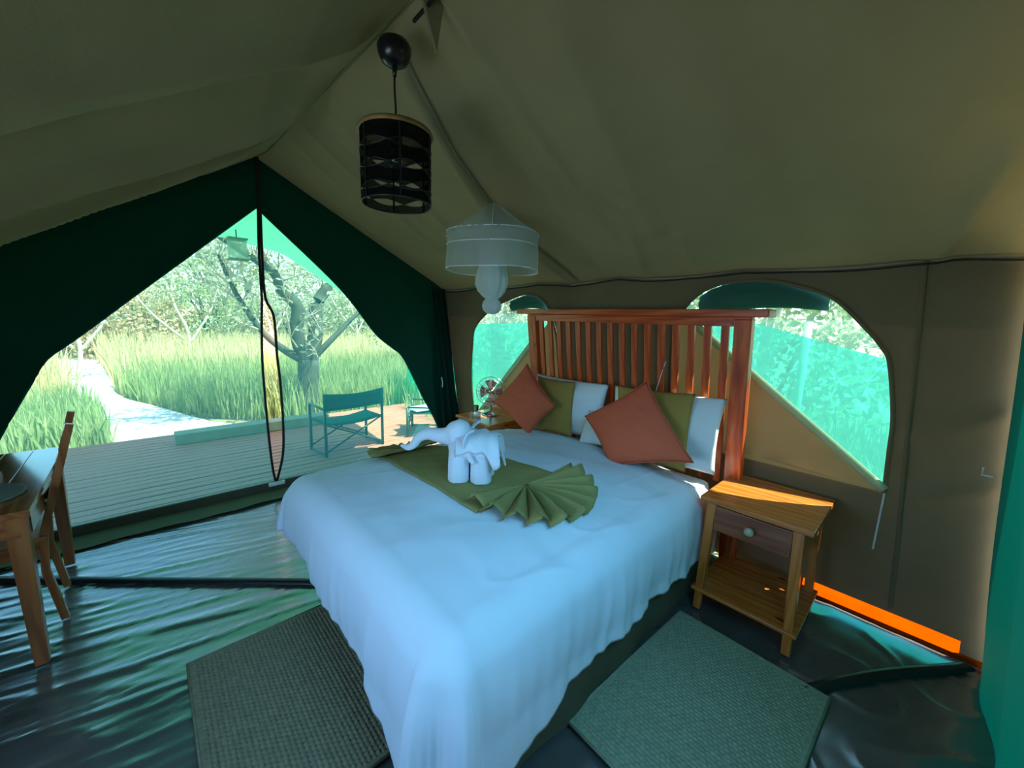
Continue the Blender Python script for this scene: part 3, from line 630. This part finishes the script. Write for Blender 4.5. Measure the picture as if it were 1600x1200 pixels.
# duvet: flat sheet draped over the mattress
DX1 = 2.30
def duvet_pt(px_, py_):
    """px_: along the bed from the head (0) past the foot; py_: across, 0 in the middle"""
    xe, ye0, ye1 = .59, .86, 2.20; r = .12
    x = DX1-px_; y = 1.53+py_
    du = max(0, xe-x); dv = (max(0, ye0-y), max(0, y-ye1)); dvv = dv[0] or dv[1]; sv = -1 if dv[0] else 1
    cx, cy = max(x, xe), min(max(y, ye0), ye1)
    zt = .640+.075*(1-abs((cy-1.53)/.70)**2.6)*min(1, (1-((cx-1.5)/1.05)**4))+.010*fbm(cx*3, cy*3, 1)
    zt -= .05*max(0, (cx-2.05)/.25)
    d = math.hypot(du, dvv)
    if d < 1e-6: return Vector((cx, cy, zt)), 0
    nx, ny = -du/d, sv*dvv/d
    # direction spreads over a rounded corner
    if d < r*PI/2: a = d/r; off = r*math.sin(a); drop = r*(1-math.cos(a))
    else: off = r+(d-r*PI/2)*.07; drop = r+(d-r*PI/2)
    hang = max(0, d-.12)
    s_ = (cx-cy)*1.0+math.atan2(ny, nx)*.55
    if du > 0 and dvv > 0: fold = .030*math.sin(math.atan2(dvv, du)*6+.6)+.02
    else: fold = .010*math.sin(s_*11+1.4*n3(cx*2, cy*2))+.005*math.sin(s_*31+2)
    fold += .010*n3(cx*9, cy*9, drop*2)+.006*max(0, 1-abs(n3(s_*7, drop*1.5, 3))*4)+.0025*math.sin(s_*75+drop*6)
    off += fold*min(1, hang/.35)+.015*math.sin(min(1, hang/.3)*PI)
    z = zt-drop
    return Vector((cx+nx*off, cy+ny*off, z)), d
def duvet_fn(u, t):
    # outline of the sheet in unfolded coordinates
    py0, py1 = -1.06, 1.02; py_ = lerp(py0, py1, t)
    right = max(0, (-py_-.55)/.5); 
    plen = 1.70+interp(py_, [-1.06, -.9, -.62, -.45, -.3, .2, .7, 1.0], [.52, .52, .56, .50, .46, .43, .34, .26])
    px_ = plen*u
    hang_r = interp(px_, [0, .3, .8, 1.2, 1.5, 1.75, 2.1], [.40, .43, .42, .44, .50, .56, .60])+.008*math.sin(px_*9)+.006*math.sin(px_*23)
    if py_ < -.67: py_ = -.67-(abs(py_)-.67)/(1.06-.67)*(hang_r+.05)
    p, d = duvet_pt(px_, py_)
    # soft wrinkles on top
    if d < .2: p.z += .002*fbm(p.x*6, p.y*5, 3)+.006*max(0, 1-abs(n3(p.x*2.2, p.y*6, 5))*5)**2*min(1, abs(p.y-1.5))
    p.z = max(p.z, .012); return tuple(p)
v, f = grid(duvet_fn, 230, 230); dv = mesh('duvet', v, f, 'duvet'); tag(dv, 'plump white duvet spread over the bed with its corners hanging down', 'duvet')
sm = dv.modifiers.new('thick', 'SOLIDIFY'); sm.thickness = .012; sm.offset = 1
from mathutils.bvhtree import BVHTree
_bvh = BVHTree.FromPolygons([Vector(q) for q in v], f)
def topz(x, y):
    h = _bvh.ray_cast(Vector((x, y, 2)), Vector((0, 0, -1)))[0]
    return h.z if h else duvet_pt(DX1-x, y-1.53)[0].z
# ------------------------------------------------------------------ headboard leaning parallel to the wall
hb = thing('headboard', 'wide red stained wooden headboard of upright slats under a flat top rail', 'headboard', (2.50, 1.47, 0))
hx, hy = 2.50, 1.47
HX = lambda z: 2.525-.145*z
for yy in (.70, 2.235): MB().bar((HX(0)-hx, yy-hy, -.004), (HX(1.535)-hx, yy-hy, 1.535), .085, up=(1, 0, 0), da=.055).build('post', 'redwood_z', hb, bevel=.004)
MB().box(HX(1.55)-.065-hx, HX(1.55)+.06-hx, .575-hy, 2.36-hy, 1.545, 1.585).build('top_rail', 'redwood_y', hb, bevel=.006)
MB().box(HX(1.52)-.018-hx, HX(1.52)+.018-hx, .66-hy, 2.28-hy, 1.495, 1.545).build('upper_rail', 'redwood_y', hb, bevel=.003)
MB().box(HX(.55)-.018-hx, HX(.55)+.018-hx, .66-hy, 2.28-hy, .36, .46).build('lower_rail', 'redwood_y', hb, bevel=.003)
sl = MB().bar((HX(.58)-HX(1.05), 0, -.47), (HX(1.51)-HX(1.05), 0, .46), .040, up=(1, 0, 0), da=.02).build('slat', 'redwood_z', hb, bevel=.002)
sme = sl.data; pys = [0]+[i for i in range(1, 16)]
for i in range(16):
    o = sl if i == 0 else bpy.data.objects.new('slat', sme)
    if i: COL.objects.link(o); o.parent = hb; b = o.modifiers.new('bevel', 'BEVEL'); b.width = .002; b.segments = 2
    o.location = (HX(1.05)-hx, lerp(2.15, .79, i/15)-hy, 1.05)
pc = MB(); pc.tube([(2.355, 1.128, 1.27), (2.34, 1.135, 1.22), (2.30, 1.145, 1.10), (2.24, 1.15, .95)], .0022, 5); o = pc.build('light_cord', 'net_trim', smooth=True); tag(o, 'thin pale cord hanging on the headboard slats above the right coral cushion', 'cord')
# ------------------------------------------------------------------ cushions
def cushion(name, label, cat, mat, corners, thick, pinch=.06, group=None, piping=None, seed=0, wr=.006, back=.6):
    c = [Vector(q) for q in corners]; cen = sum(c, Vector())/4
    nrm = (c[2]-c[0]).cross(c[3]-c[1]).normalized()
    if nrm.x > 0: nrm = -nrm
    N = 34
    def surf(s_):
        def fn(u, t):
            u_ = 2*u-1; t_ = 2*t-1
            pu = 1-pinch*(1-t_*t_)*1.0; pt = 1-pinch*(1-u_*u_)
            uu, tt = (u_*pu+1)/2, (t_*pt+1)/2
            p = (c[0]*(1-uu)+c[1]*uu)*(1-tt)+(c[3]*(1-uu)+c[2]*uu)*tt
            b = max(0, (1-abs(u_)**2.2)*(1-abs(t_)**2.2))**.55
            h = thick*b*(1 if s_ > 0 else back)+wr*b*fbm(u*5+seed, t*5, seed*3)+wr*.7*n3(u*12, t*12, seed)*b
            return p+nrm*s_*h-cen
        return grid(fn, N, N)
    v1, f1 = surf(1); v2, f2 = surf(-1); n = len(v1)
    o = mesh(name, v1+v2, f1+[tuple(i+n for i in reversed(q)) for q in f2], mat, loc=cen)
    wl = o.modifiers.new('weld', 'WELD'); wl.merge_threshold = .0008
    tag(o, label, cat, group)
    if piping:
        P = []
        for e in range(4):
            for k in range(14):
                q = k/14; u, t = [(q, 0), (1, q), (1-q, 1), (0, 1-q)][e]; u_ = 2*u-1; t_ = 2*t-1
                uu, tt = (u_*(1-pinch*(1-t_*t_))+1)/2, (t_*(1-pinch*(1-u_*u_))+1)/2
                P.append((c[0]*(1-uu)+c[1]*uu)*(1-tt)+(c[3]*(1-uu)+c[2]*uu)*tt-cen)
        MB().tube(P, .0035, 6, True).build('piping', piping, o, True)
    return o
def pillows():
    cushion('pillow', 'white pillow standing behind the left olive cushion', 'pillow', 'pillow', [(2.33, 2.19, 1.07), (2.32, 1.50, 1.075), (2.18, 1.45, .72), (2.17, 2.10, .66)], .085, .05, 'white bed pillows', seed=1)
    cushion('pillow', 'white pillow standing at the right end by the headboard post', 'pillow', 'pillow', [(2.33, 1.46, 1.075), (2.33, .745, 1.10), (2.19, .72, .70), (2.17, 1.38, .66)], .085, .05, 'white bed pillows', seed=2)
    cushion('pillow', 'white pillow slumped low between the two coral cushions', 'pillow', 'pillow', [(2.19, 1.56, .90), (2.20, 1.30, .92), (2.10, 1.26, .72), (2.09, 1.56, .69)], .055, .05, 'white bed pillows', seed=3)
    cushion('cushion', 'olive velvet cushion behind the left coral cushion', 'cushion', 'olive', [(2.24, 2.10, 1.07), (2.23, 1.72, 1.07), (2.10, 1.63, .71), (2.09, 2.00, .68)], .065, .05, 'olive cushions', seed=4)
    cushion('cushion', 'olive velvet cushion behind the right coral cushion', 'cushion', 'olive', [(2.23, 1.375, 1.10), (2.24, .885, 1.115), (2.10, .84, .70), (2.08, 1.28, .69)], .065, .05, 'olive cushions', seed=5)
    cushion('cushion', 'coral square cushion standing on its corner nearest the fan', 'cushion', 'coral', [(2.16, 2.14, 1.165), (2.03, 2.39, .83), (1.97, 1.91, .685), (2.02, 1.72, .92)], .060, .07, 'coral cushions', piping='coral', seed=6)
    cushion('cushion', 'coral square cushion leaning at the right in front of the bed pillows', 'cushion', 'coral', [(2.03, 1.475, .90), (2.13, 1.125, 1.165), (1.98, .755, .81), (1.93, 1.20, .675)], .065, .06, 'coral cushions', piping='coral', seed=7)
pillows()
# ------------------------------------------------------------------ runner with pleated fans
rn = thing('bed_runner', 'olive green cloth runner laid across the bed with both ends pleated into fans', 'runner', (1.2, 1.7, .715))
RXa, RXb = .95, 1.47
def fn(u, t):
    y = lerp(1.20, 2.16, t); x = lerp(RXa+.02*math.sin(y*3), interp(y, [1.2, 1.6, 2.16], [1.50, 1.42, 1.30]), u)
    return (x-1.2, y-1.7, topz(x, y)+.012+.006*max(0, fbm(x*5+y*4, y*2, 2))-.715)
v, f = grid(fn, 40, 60); c_ = mesh('cloth', v, f, 'runner', rn); c_.modifiers.new('s', 'SOLIDIFY').thickness = .006
def fan(cx, cy, a0, a1, R, n, rise, squeeze=1):
    v = []; NU = n*8+1; NV = 10
    for i in range(NU):
        s_ = i/(NU-1); a = a0+(a1-a0)*s_; ph = s_*n*2*PI
        for j in range(NV):
            q = j/(NV-1); am = rise*(.10+.90*q); rr = R*q*(1+.06*math.sin(ph+1))
            aa = a+.055*math.sin(2*ph)*q
            x = cx+rr*math.cos(aa); y = cy+rr*math.sin(aa)*squeeze
            zz = topz(x, y)+.020+am*(.5+.5*math.sin(ph))
            v.append((x-1.2, y-1.7, zz-.715))
    f = [(i*NV+j, (i+1)*NV+j, (i+1)*NV+j+1, i*NV+j+1) for i in range(NU-1) for j in range(NV-1)]
    o = mesh('pleated_fan', v, f, 'runner', rn); o.modifiers.new('s', 'SOLIDIFY').thickness = .004; return o
fan(1.255, 1.225, math.radians(-184), math.radians(0), .315, 10, .068)
fan(1.13, 2.08, math.radians(5), math.radians(175), .24, 9, .05)
# ------------------------------------------------------------------ towel elephant
def blob(name, shapes, mat, parent, voxel=.007, loc=(0, 0, 0)):
    mb = MB()
    for s_ in shapes:
        if s_[0] == 'tube': mb.tube(catmull(s_[1], 6), [interp(i/(len(s_[1])*6-6), np.linspace(0, 1, len(s_[2])), s_[2]) for i in range((len(s_[1])-1)*6+1)], 14)
        else:
            c, r = Vector(s_[1]), s_[2]; rot = s_[3] if len(s_) > 3 else Matrix.Identity(3); V = []; n, m_ = 14, 10
            for j in range(1, m_):
                for k in range(n): V.append(c+rot@Vector((r[0]*math.sin(PI*j/m_)*math.cos(2*PI*k/n), r[1]*math.sin(PI*j/m_)*math.sin(2*PI*k/n), r[2]*math.cos(PI*j/m_))))
            V += [c+rot@Vector((0, 0, r[2])), c-rot@Vector((0, 0, r[2]))]; F = [(j*n+k, (j+1)*n+k, (j+1)*n+(k+1) % n, j*n+(k+1) % n) for j in range(m_-2) for k in range(n)]
            F += [(len(V)-2, k, (k+1) % n) for k in range(n)]+[(len(V)-1, (m_-2)*n+(k+1) % n, (m_-2)*n+k) for k in range(n)]; mb.add(V, F)
    o = mb.build(name, mat, parent, True, loc=loc)
    r = o.modifiers.new('rm', 'REMESH'); r.mode = 'VOXEL'; r.voxel_size = voxel; r.use_smooth_shade = True
    s2 = o.modifiers.new('sm', 'SMOOTH'); s2.iterations = 5; s2.factor = .6; return o
EX, EY, EZ0 = 1.115, 1.465, topz(1.115, 1.465)+.014
# local frame: +x_ is forward (towards the trunk), in the picture to the left
ele = thing('towel_elephant', 'elephant folded from white towels standing on the olive runner, trunk stretched out', 'towel', (EX, EY, EZ0), math.radians(132))
#   legs are rolled towel columns
for lx, ly in ((.052, .046), (.050, -.046), (-.056, .046), (-.058, -.048)):
    sp = []; 
    mb = MB(); mb.lathe([(.0, -.002), (.046, -.002), (.050, .006), (.048, .10), (.044, .16), (.0, .165)], (lx, ly, 0), 20, wob=lambda a, i: .05*math.sin(a*3)+(.12 if abs(a-1.2) < .25 else 0)); mb.build('leg', 'towel', ele, True)
blob('body', [('ell', (-.005, 0, .155), (.122, .100, .075)), ('ell', (-.06, 0, .14), (.075, .098, .06)), ('ell', (.05, 0, .145), (.06, .095, .055))], 'towel', ele)
blob('head', [('ell', (.075, 0, .215), (.058, .060, .062)), ('ell', (.055, 0, .235), (.05, .055, .05)), ('tube', [(.10, 0, .20), (.16, 0, .200), (.215, 0, .205), (.26, 0, .185), (.285, 0, .150), (.315, 0, .130), (.355, 0, .140)], [.046, .036, .030, .025, .021, .017, .008])], 'towel', ele, .006)
for sy in (-1, 1):
    def fn(u, t, sy=sy):
        a = lerp(-1.9, 1.6, u); r = t*.088*(1+.14*math.cos(a*2)); 
        return (.035-.035*t+r*math.cos(a)*.45-.03*t, sy*(.045+.062*t+.016*math.sin(a*3)*t), .205+r*math.sin(a)*1.0-.02*t)
    v, f = grid(fn, 26, 10); e = mesh('ear', v, f, 'towel', ele); sd_ = e.modifiers.new('s', 'SOLIDIFY'); sd_.thickness = .012; sd_.offset = 0; e.modifiers.new('b', 'SUBSURF').levels = 1
# folded cloth draped over the back falling to a point
def fn(u, t):
    x = lerp(-.13, .075, u); a = lerp(-1.25, 1.25, t); hw = .112*(1+.05*math.sin(u*14))
    dz = .075*(abs(a)/1.25)**2.2*(1+.9*math.exp(-((u-.12)/.16)**2))
    return (x-.02*abs(a), hw*math.sin(a*1.1)/math.sin(1.375)*1.0, .236-dz-.02*(2*u-1)**2+.004*math.sin(u*20))
v, f = grid(fn, 30, 30); e = mesh('saddle_cloth', v, f, 'towel', ele); sd_ = e.modifiers.new('s', 'SOLIDIFY'); sd_.thickness = .012
# tail cloth: rear point
mb = MB(); mb.add([(-.12, -.09, .20), (-.12, .02, .20), (-.155, -.05, .045), (-.135, -.09, .19), (-.135, .02, .19), (-.168, -.05, .04)], [(0, 1, 2), (3, 5, 4), (0, 3, 4, 1), (1, 4, 5, 2), (2, 5, 3, 0)]); e = mb.build('tail_corner', 'towel', ele); e.modifiers.new('b', 'BEVEL').width = .004
# ------------------------------------------------------------------ nightstands
def nightstand(loc, label):
    t = thing('nightstand', label, 'nightstand', loc, 0, 'nightstands beside the bed')
    # front faces -x ; local x 0..0.50 , y 0..0.48
    MB().box(0, .495, 0, .48, .605, .630).build('top', 'pine_y', t, bevel=.004)
    MB().box(.02, .46, .035, .05, .46, .605).build('side_panel', 'pine_x', t); MB().box(.02, .46, .43, .445, .46, .605).build('side_panel', 'pine_x', t)
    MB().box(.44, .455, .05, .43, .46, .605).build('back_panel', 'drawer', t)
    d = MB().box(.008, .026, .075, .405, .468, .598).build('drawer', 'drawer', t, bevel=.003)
    kb = MB(); prof = [(.0, 0), (.012, 0), (.010, .010), (.020, .018), (.022, .028), (.015, .036), (0, .038)]
    kb.lathe(prof, (0, 0, 0), 20); k = kb.build('knob', 'knob', d, True); k.rotation_euler = (0, -PI/2, 0); k.location = (.008, .24, .535)
    for (x, y, sx, sy) in ((.03, .055, -1, -1), (.03, .425, -1, 1), (.435, .055, 1, -1), (.435, .425, 1, 1)):
        MB().bar((x+sx*.006, y+sy*.018, 0), (x, y, .605), .036, .044, up=(1, 0, 0)).build('leg', 'pine_z', t, bevel=.003)
    MB().box(-.005, .47, .005, .475, .105, .122).build('shelf', 'pine_y', t, bevel=.003)
    return t
nightstand((2.035, .245, 0), 'orange pine nightstand with one drawer and a low shelf right of the bed')
nightstand((2.02, 2.42, 0), 'pine nightstand half hidden beyond the bed carrying the small fan')
# fan
fa = thing('desk_fan', 'small retro desk fan with a wire cage on the farther nightstand', 'fan', (2.27, 2.70, .631))
MB().lathe([(0, 0), (.075, 0), (.078, .008), (.06, .018), (.02, .03), (.012, .04), (.012, .085), (0, .09)], n=28).build('base', 'chrome', fa, True)
hd = Vector((-.72, -.62, .05)).normalized(); rot = hd.to_track_quat('Z', 'Y').to_matrix().to_4x4(); HC = Vector((0, 0, .215))
def place(o): o.matrix_local = Matrix.Translation(HC)@rot; return o
cg = MB(); R0 = .135
for z_, r_ in ((-.035, R0*.7), (0, R0), (.035, R0*.8), (.045, R0*.35)): cg.tube([(r_*math.cos(a), r_*math.sin(a), z_) for a in np.linspace(0, 2*PI, 33)[:-1]], .0025 if r_ < R0 else .004, 5, True)
for k in range(22):
    a = 2*PI*k/22; c_, s_ = math.cos(a), math.sin(a)
    cg.tube([(c_*.03, s_*.03, .048), (c_*R0*.8, s_*R0*.8, .036), (c_*R0, s_*R0, 0), (c_*R0*.7, s_*R0*.7, -.035), (c_*.04, s_*.04, -.045)], .0013, 4)
place(cg.build('cage', 'chrome', fa, True))
for k in range(4):
    a0 = k*PI/2
    v, f = grid(lambda u, t: ((.02+.085*u)*math.cos(a0+(t-.5)*1.1), (.02+.085*u)*math.sin(a0+(t-.5)*1.1), (t-.5)*.03), 6, 6); b_ = mesh('blade', v, f, 'copper', fa); b_.modifiers.new('s', 'SOLIDIFY').thickness = .0015; place(b_)
place(MB().lathe([(0, -.085), (.035, -.08), (.042, -.05), (.04, -.03), (.018, -.02), (.018, .015), (0, .018)], n=20).build('motor', 'chrome', fa, True))
MB().tube([(0, 0, .08), (.02, .015, .12), (.03, .025, .19)], .008).build('neck', 'chrome', fa, True)
g_ = MB().lathe([(0, 0), (.028, 0), (.032, .07), (.029, .07), (.026, .006), (0, .006)], n=20).build('tumbler', 'glass', None, True, loc=(2.20, 2.84, .631)); tag(g_, 'small clear glass tumbler beside the fan on the farther nightstand', 'glass')
g_ = MB().lathe([(0, 0), (.022, 0), (.024, .03), (.018, .042), (0, .045)], n=20).build('small_jar', 'net_trim', None, True, loc=(2.14, 2.72, .631)); tag(g_, 'small pale jar in front of the fan base', 'jar')
# ------------------------------------------------------------------ rugs
def rug(name, mat, x0, x1, y0, y1, label, rz=0, z=.004):
    w_, h_ = x1-x0, y1-y0; c = .016; nx, ny = int(w_/c*6), int(h_/c*6)
    t = thing(name, label, 'rug', ((x0+x1)/2, (y0+y1)/2, z), rz, 'woven rugs beside the bed')
    def fn(u, q):
        x, y = u*w_, q*h_; bdr = min(x, w_-x, y, h_-y)
        wv = abs(math.sin(PI*x/c))*abs(math.sin(PI*(y/c*.8+.5*math.floor(x/c))))
        wv = wv**.6*(.8+.4*n3(x*40, y*40)) if bdr > .018 else .45
        return (x-w_/2, y-h_/2, .006+.0075*wv)
    v, f = grid(fn, nx, ny); mesh('weave', v, f, mat, t)
    P = [(-w_/2, -h_/2), (w_/2, -h_/2), (w_/2, h_/2), (-w_/2, h_/2)]
    MB().box(-w_/2, w_/2, -h_/2, h_/2, .0, .0065).build('backing', mat, t, bevel=.002); 
    mb = MB(); 
    for i in range(4):
        a, b = P[i], P[(i+1) % 4]; mb.tube([(a[0], a[1], .006), (b[0], b[1], .006)], .0055, 6)
    mb.build('binding', mat, t, True)
    return t
rug('woven_rug', 'rug', .01, .60, 1.09, 1.985, 'grey green woven rug lying past the foot of the bed left of the hanging duvet')
rug('woven_rug', 'rug2', 1.03, 1.93, .115, .745, 'woven rug in front of the orange pine nightstand right of the bed', math.radians(-2))
# ------------------------------------------------------------------ table, chair, things on the table
tb = thing('dining_table', 'varnished pine table at the left edge reflecting the sky', 'table', (-.75, 2.87, 0))
tx, ty = -.75, 2.87
for i, (a, b) in enumerate(((-.71, -.61), (-.61, -.51), (-.51, -.395))): MB().box(a+.0008-(-.75)*1+0-.0, b-tx-.0008, 2.36-ty, 3.37-ty, .675, .700).build('plank', 'table_y', tb, bevel=.002)
MB().box(-.92-tx, -.7108-tx, 2.36-ty, 3.37-ty, .675, .700).build('plank', 'table_y', tb, bevel=.002)
MB().box(-.425-tx, -.405-tx, 2.42-ty, 3.32-ty, .585, .675).build('apron', 'table_y', tb); MB().box(-.92-tx, -.43-tx, 2.38-ty, 2.40-ty, .585, .675).build('apron', 'table_x', tb); MB().box(-.92-tx, -.43-tx, 3.32-ty, 3.34-ty, .585, .675).build('apron', 'table_x', tb)
for (x, y) in ((-.44, 2.41), (-.44, 3.31), (-.88, 2.41), (-.88, 3.31)): MB().bar((x-tx, y-ty, 0), (x-tx, y-ty, .675), .042, .062, up=(1, 0, 0)).build('leg', 'table_z', tb, bevel=.003)
ch = thing('dining_chair', 'wooden dining chair tucked under the table seen from the side', 'chair', (-.45, 2.88, 0), math.radians(4.0))
def wb(z): return interp(z, [0, .27, .45, .957], [.035, .0, .012, .145])
for sy in (-1, 1):
    y = sy*.165; mb = MB()
    P = [0, .27, .45, .70, .957]
    for i in range(4): mb.bar((wb(P[i]), y, P[i]), (wb(P[i+1]), y, P[i+1]), .034, up=(1, 0, 0), da=.028)
    mb.build('back_post', 'table_z', ch, bevel=.002)
    MB().bar((-.36, sy*.18, 0), (-.36, sy*.18, .43), .034, up=(1, 0, 0)).build('leg', 'table_z', ch, bevel=.002)
    MB().box(-.35, .01, sy*.165-.01, sy*.165+.01, .36, .42).build('seat_rail', 'table_x', ch)
for z_ in (.60, .73, .87): MB().box(wb(z_)-.008, wb(z_)+.008, -.15, .15, z_-.03, z_+.03).build('back_slat', 'table_y', ch, bevel=.003)
MB().box(-.40, .02, -.20, .20, .425, .450).build('seat', 'table_x', ch, bevel=.006)
MB().box(-.01, .01, -.15, .15, .36, .42).build('back_rail', 'table_y', ch); MB().box(-.37, -.35, -.15, .15, .36, .42).build('front_rail', 'table_y', ch)
g_ = MB().lathe([(0, 0), (.145, 0), (.15, .006), (.15, .012), (.14, .009), (0, .009)], n=40).build('placemat', 'tray', None, True, loc=(-.585, 2.62, .701)); tag(g_, 'round grey green tray near the front edge of the left table', 'tray')
g_ = MB().lathe([(0, 0), (.055, 0), (.07, .04), (.065, .10), (.045, .13), (.05, .15), (0, .15)], n=28).build('ceramic_jug', 'jar', None, True, loc=(-.655, 3.10, .701)); tag(g_, 'brown ceramic jug on the far part of the left table', 'jug')
g_ = MB().lathe([(0, 0), (.032, 0), (.036, .09), (.033, .09), (.028, .008), (0, .008)], n=24).build('blue_tumbler', 'blueglass', None, True, loc=(-.60, 2.90, .701)); tag(g_, 'dark blue tumbler between the tray and the jug', 'glass')
# ------------------------------------------------------------------ ceiling lamp
lp = thing('pendant_lamp', 'black mesh cylinder pendant lamp with a tan bamboo cap hanging from the ridge', 'lamp', (.72, 1.41, 1.88))
ZL = lambda z: .020+z*.84

MB().lathe([(0, .470), (.022, .472), (.044, .486), (.055, .508), (.058, .528), (.050, .545), (0, .55)], n=32).build('canopy', 'black', lp, True)
MB().tube([(0, 0, .27), (.002, 0, .34), (-.001, .001, .40), (0, 0, .47)], .0035, 6).build('cord', 'black', lp, True)
MB().tube([(0, 0, .44), (0, 0, .475)], [.006, .010], 10).build('cord_grip', 'black', lp, True)
MB().lathe([(.010, .312), (.026, .300), (.045, .286), (.09, .278), (.124, .268), (.131, .258), (.129, .250), (.118, .254), (.05, .27), (.010, .295)], n=40).build('cap', 'bamboo', lp, True)
RL = .122
def gaps(z0, z1, lo, hi, name):
    v, f = grid(lambda u, t: (RL*math.cos(2*PI*u), RL*math.sin(2*PI*u), lerp(ZL(z0)+(lo*abs(math.sin(3*2*PI*u+.5)) if lo else 0), ZL(z1)-(hi*abs(math.sin(3*2*PI*u+.5)) if hi else 0), t)), 121, 5)
    mesh(name, v, f, 'shade', lp)
    for zz, sg, am in ((z0, 1, lo), (z1, -1, hi)):
        if am: MB().tube([((RL+.001)*math.cos(q), (RL+.001)*math.sin(q), ZL(zz)+sg*am*abs(math.sin(3*q+.5))) for q in np.linspace(0, 2*PI, 97)[:-1]], .0016, 5, True).build('wire_ring', 'black', lp, True)
gaps(.205, .288, .013, 0, 'mesh_band'); gaps(.125, .205, .014, .013, 'mesh_band'); gaps(.040, .125, .015, .014, 'mesh_band'); gaps(.0, .040, 0, .010, 'mesh_band')
for z_ in (0.0, .287):
    MB().tube([(RL*math.cos(a), RL*math.sin(a), ZL(z_)) for a in np.linspace(0, 2*PI, 49)[:-1]], .0026 if z_ in (.0, .287) else .0016, 6, True).build('wire_ring', 'black', lp, True)
for k in range(6):
    a = k*PI/3+.15; MB().bar((RL*math.cos(a), RL*math.sin(a), ZL(0)), (RL*math.cos(a), RL*math.sin(a), ZL(.287)), .006, up=(1, 0, 0)).build('upright', 'black', lp)
MB().lathe([(0, .268), (.022, .268), (.024, .23), (.02, .215), (0, .215)], n=20).build('bulb_socket', 'black', lp, True)
MB().lathe([(.012, .216), (.018, .20), (.030, .18), (.030, .165), (.02, .148), (0, .142)], n=20).build('bulb', 'glass', lp, True)
# ------------------------------------------------------------------ mosquito net
mn = thing('mosquito_net', 'white mosquito net bunched in a knot below its hoop, hanging above the bed', 'mosquito net', (1.52, 1.82, 1.53))
MB().tube([(.012*math.cos(a), 0, .640+.012*math.sin(a)) for a in np.linspace(-1.0, 4.2, 16)], .0028, 6).build('hook', 'net_trim', mn, True)
RN = .262
wob = lambda a, i: .012*math.sin(a*16+i)+.006*math.sin(a*37)
MB().lathe([(.004, .628), (.06, .585), (.14, .525), (.215, .478), (RN, .445), (RN+.006, .435)], n=96, wob=wob).build('cone', 'net', mn, True)
MB().lathe([(RN, .445), (RN-.006, .40), (RN, .35), (RN+.002, .29), (RN+.004, .245)], n=96, wob=wob).build('drum', 'net', mn, True)
for z_, r_ in ((.445, RN), (.375, RN-.002), (.245, RN+.004)):
    MB().tube([(r_*math.cos(a), r_*math.sin(a), z_+.004*math.sin(a*3)) for a in np.linspace(0, 2*PI, 49)[:-1]], .0032, 6, True).build('hoop', 'net_trim', mn, True)
MB().lathe([(RN, .43), (.17, .40), (.09, .33), (.06, .27), (.07, .22)], n=72, wob=lambda a, i: .05*math.sin(a*11+i*.4)).build('inner_gather', 'net', mn, True)
MB().lathe([(.06, .40), (.075, .32), (.078, .26), (.090, .21), (.093, .17), (.080, .13), (.055, .10), (.036, .085), (.05, .07), (.058, .045), (.05, .02), (.028, .0), (0, -.004)], n=60, wob=lambda a, i: .05*math.sin(a*7+i*.7)+.03*math.sin(a*13)).build('knot', 'netdense', mn, True)
for a in (0.3, 2.2, 4.0, 5.4): MB().tube([(0, 0, .628), (.14*math.cos(a), .14*math.sin(a), .527), (RN*math.cos(a), RN*math.sin(a), .447)], .002, 5).build('cord', 'net_trim', mn, True)
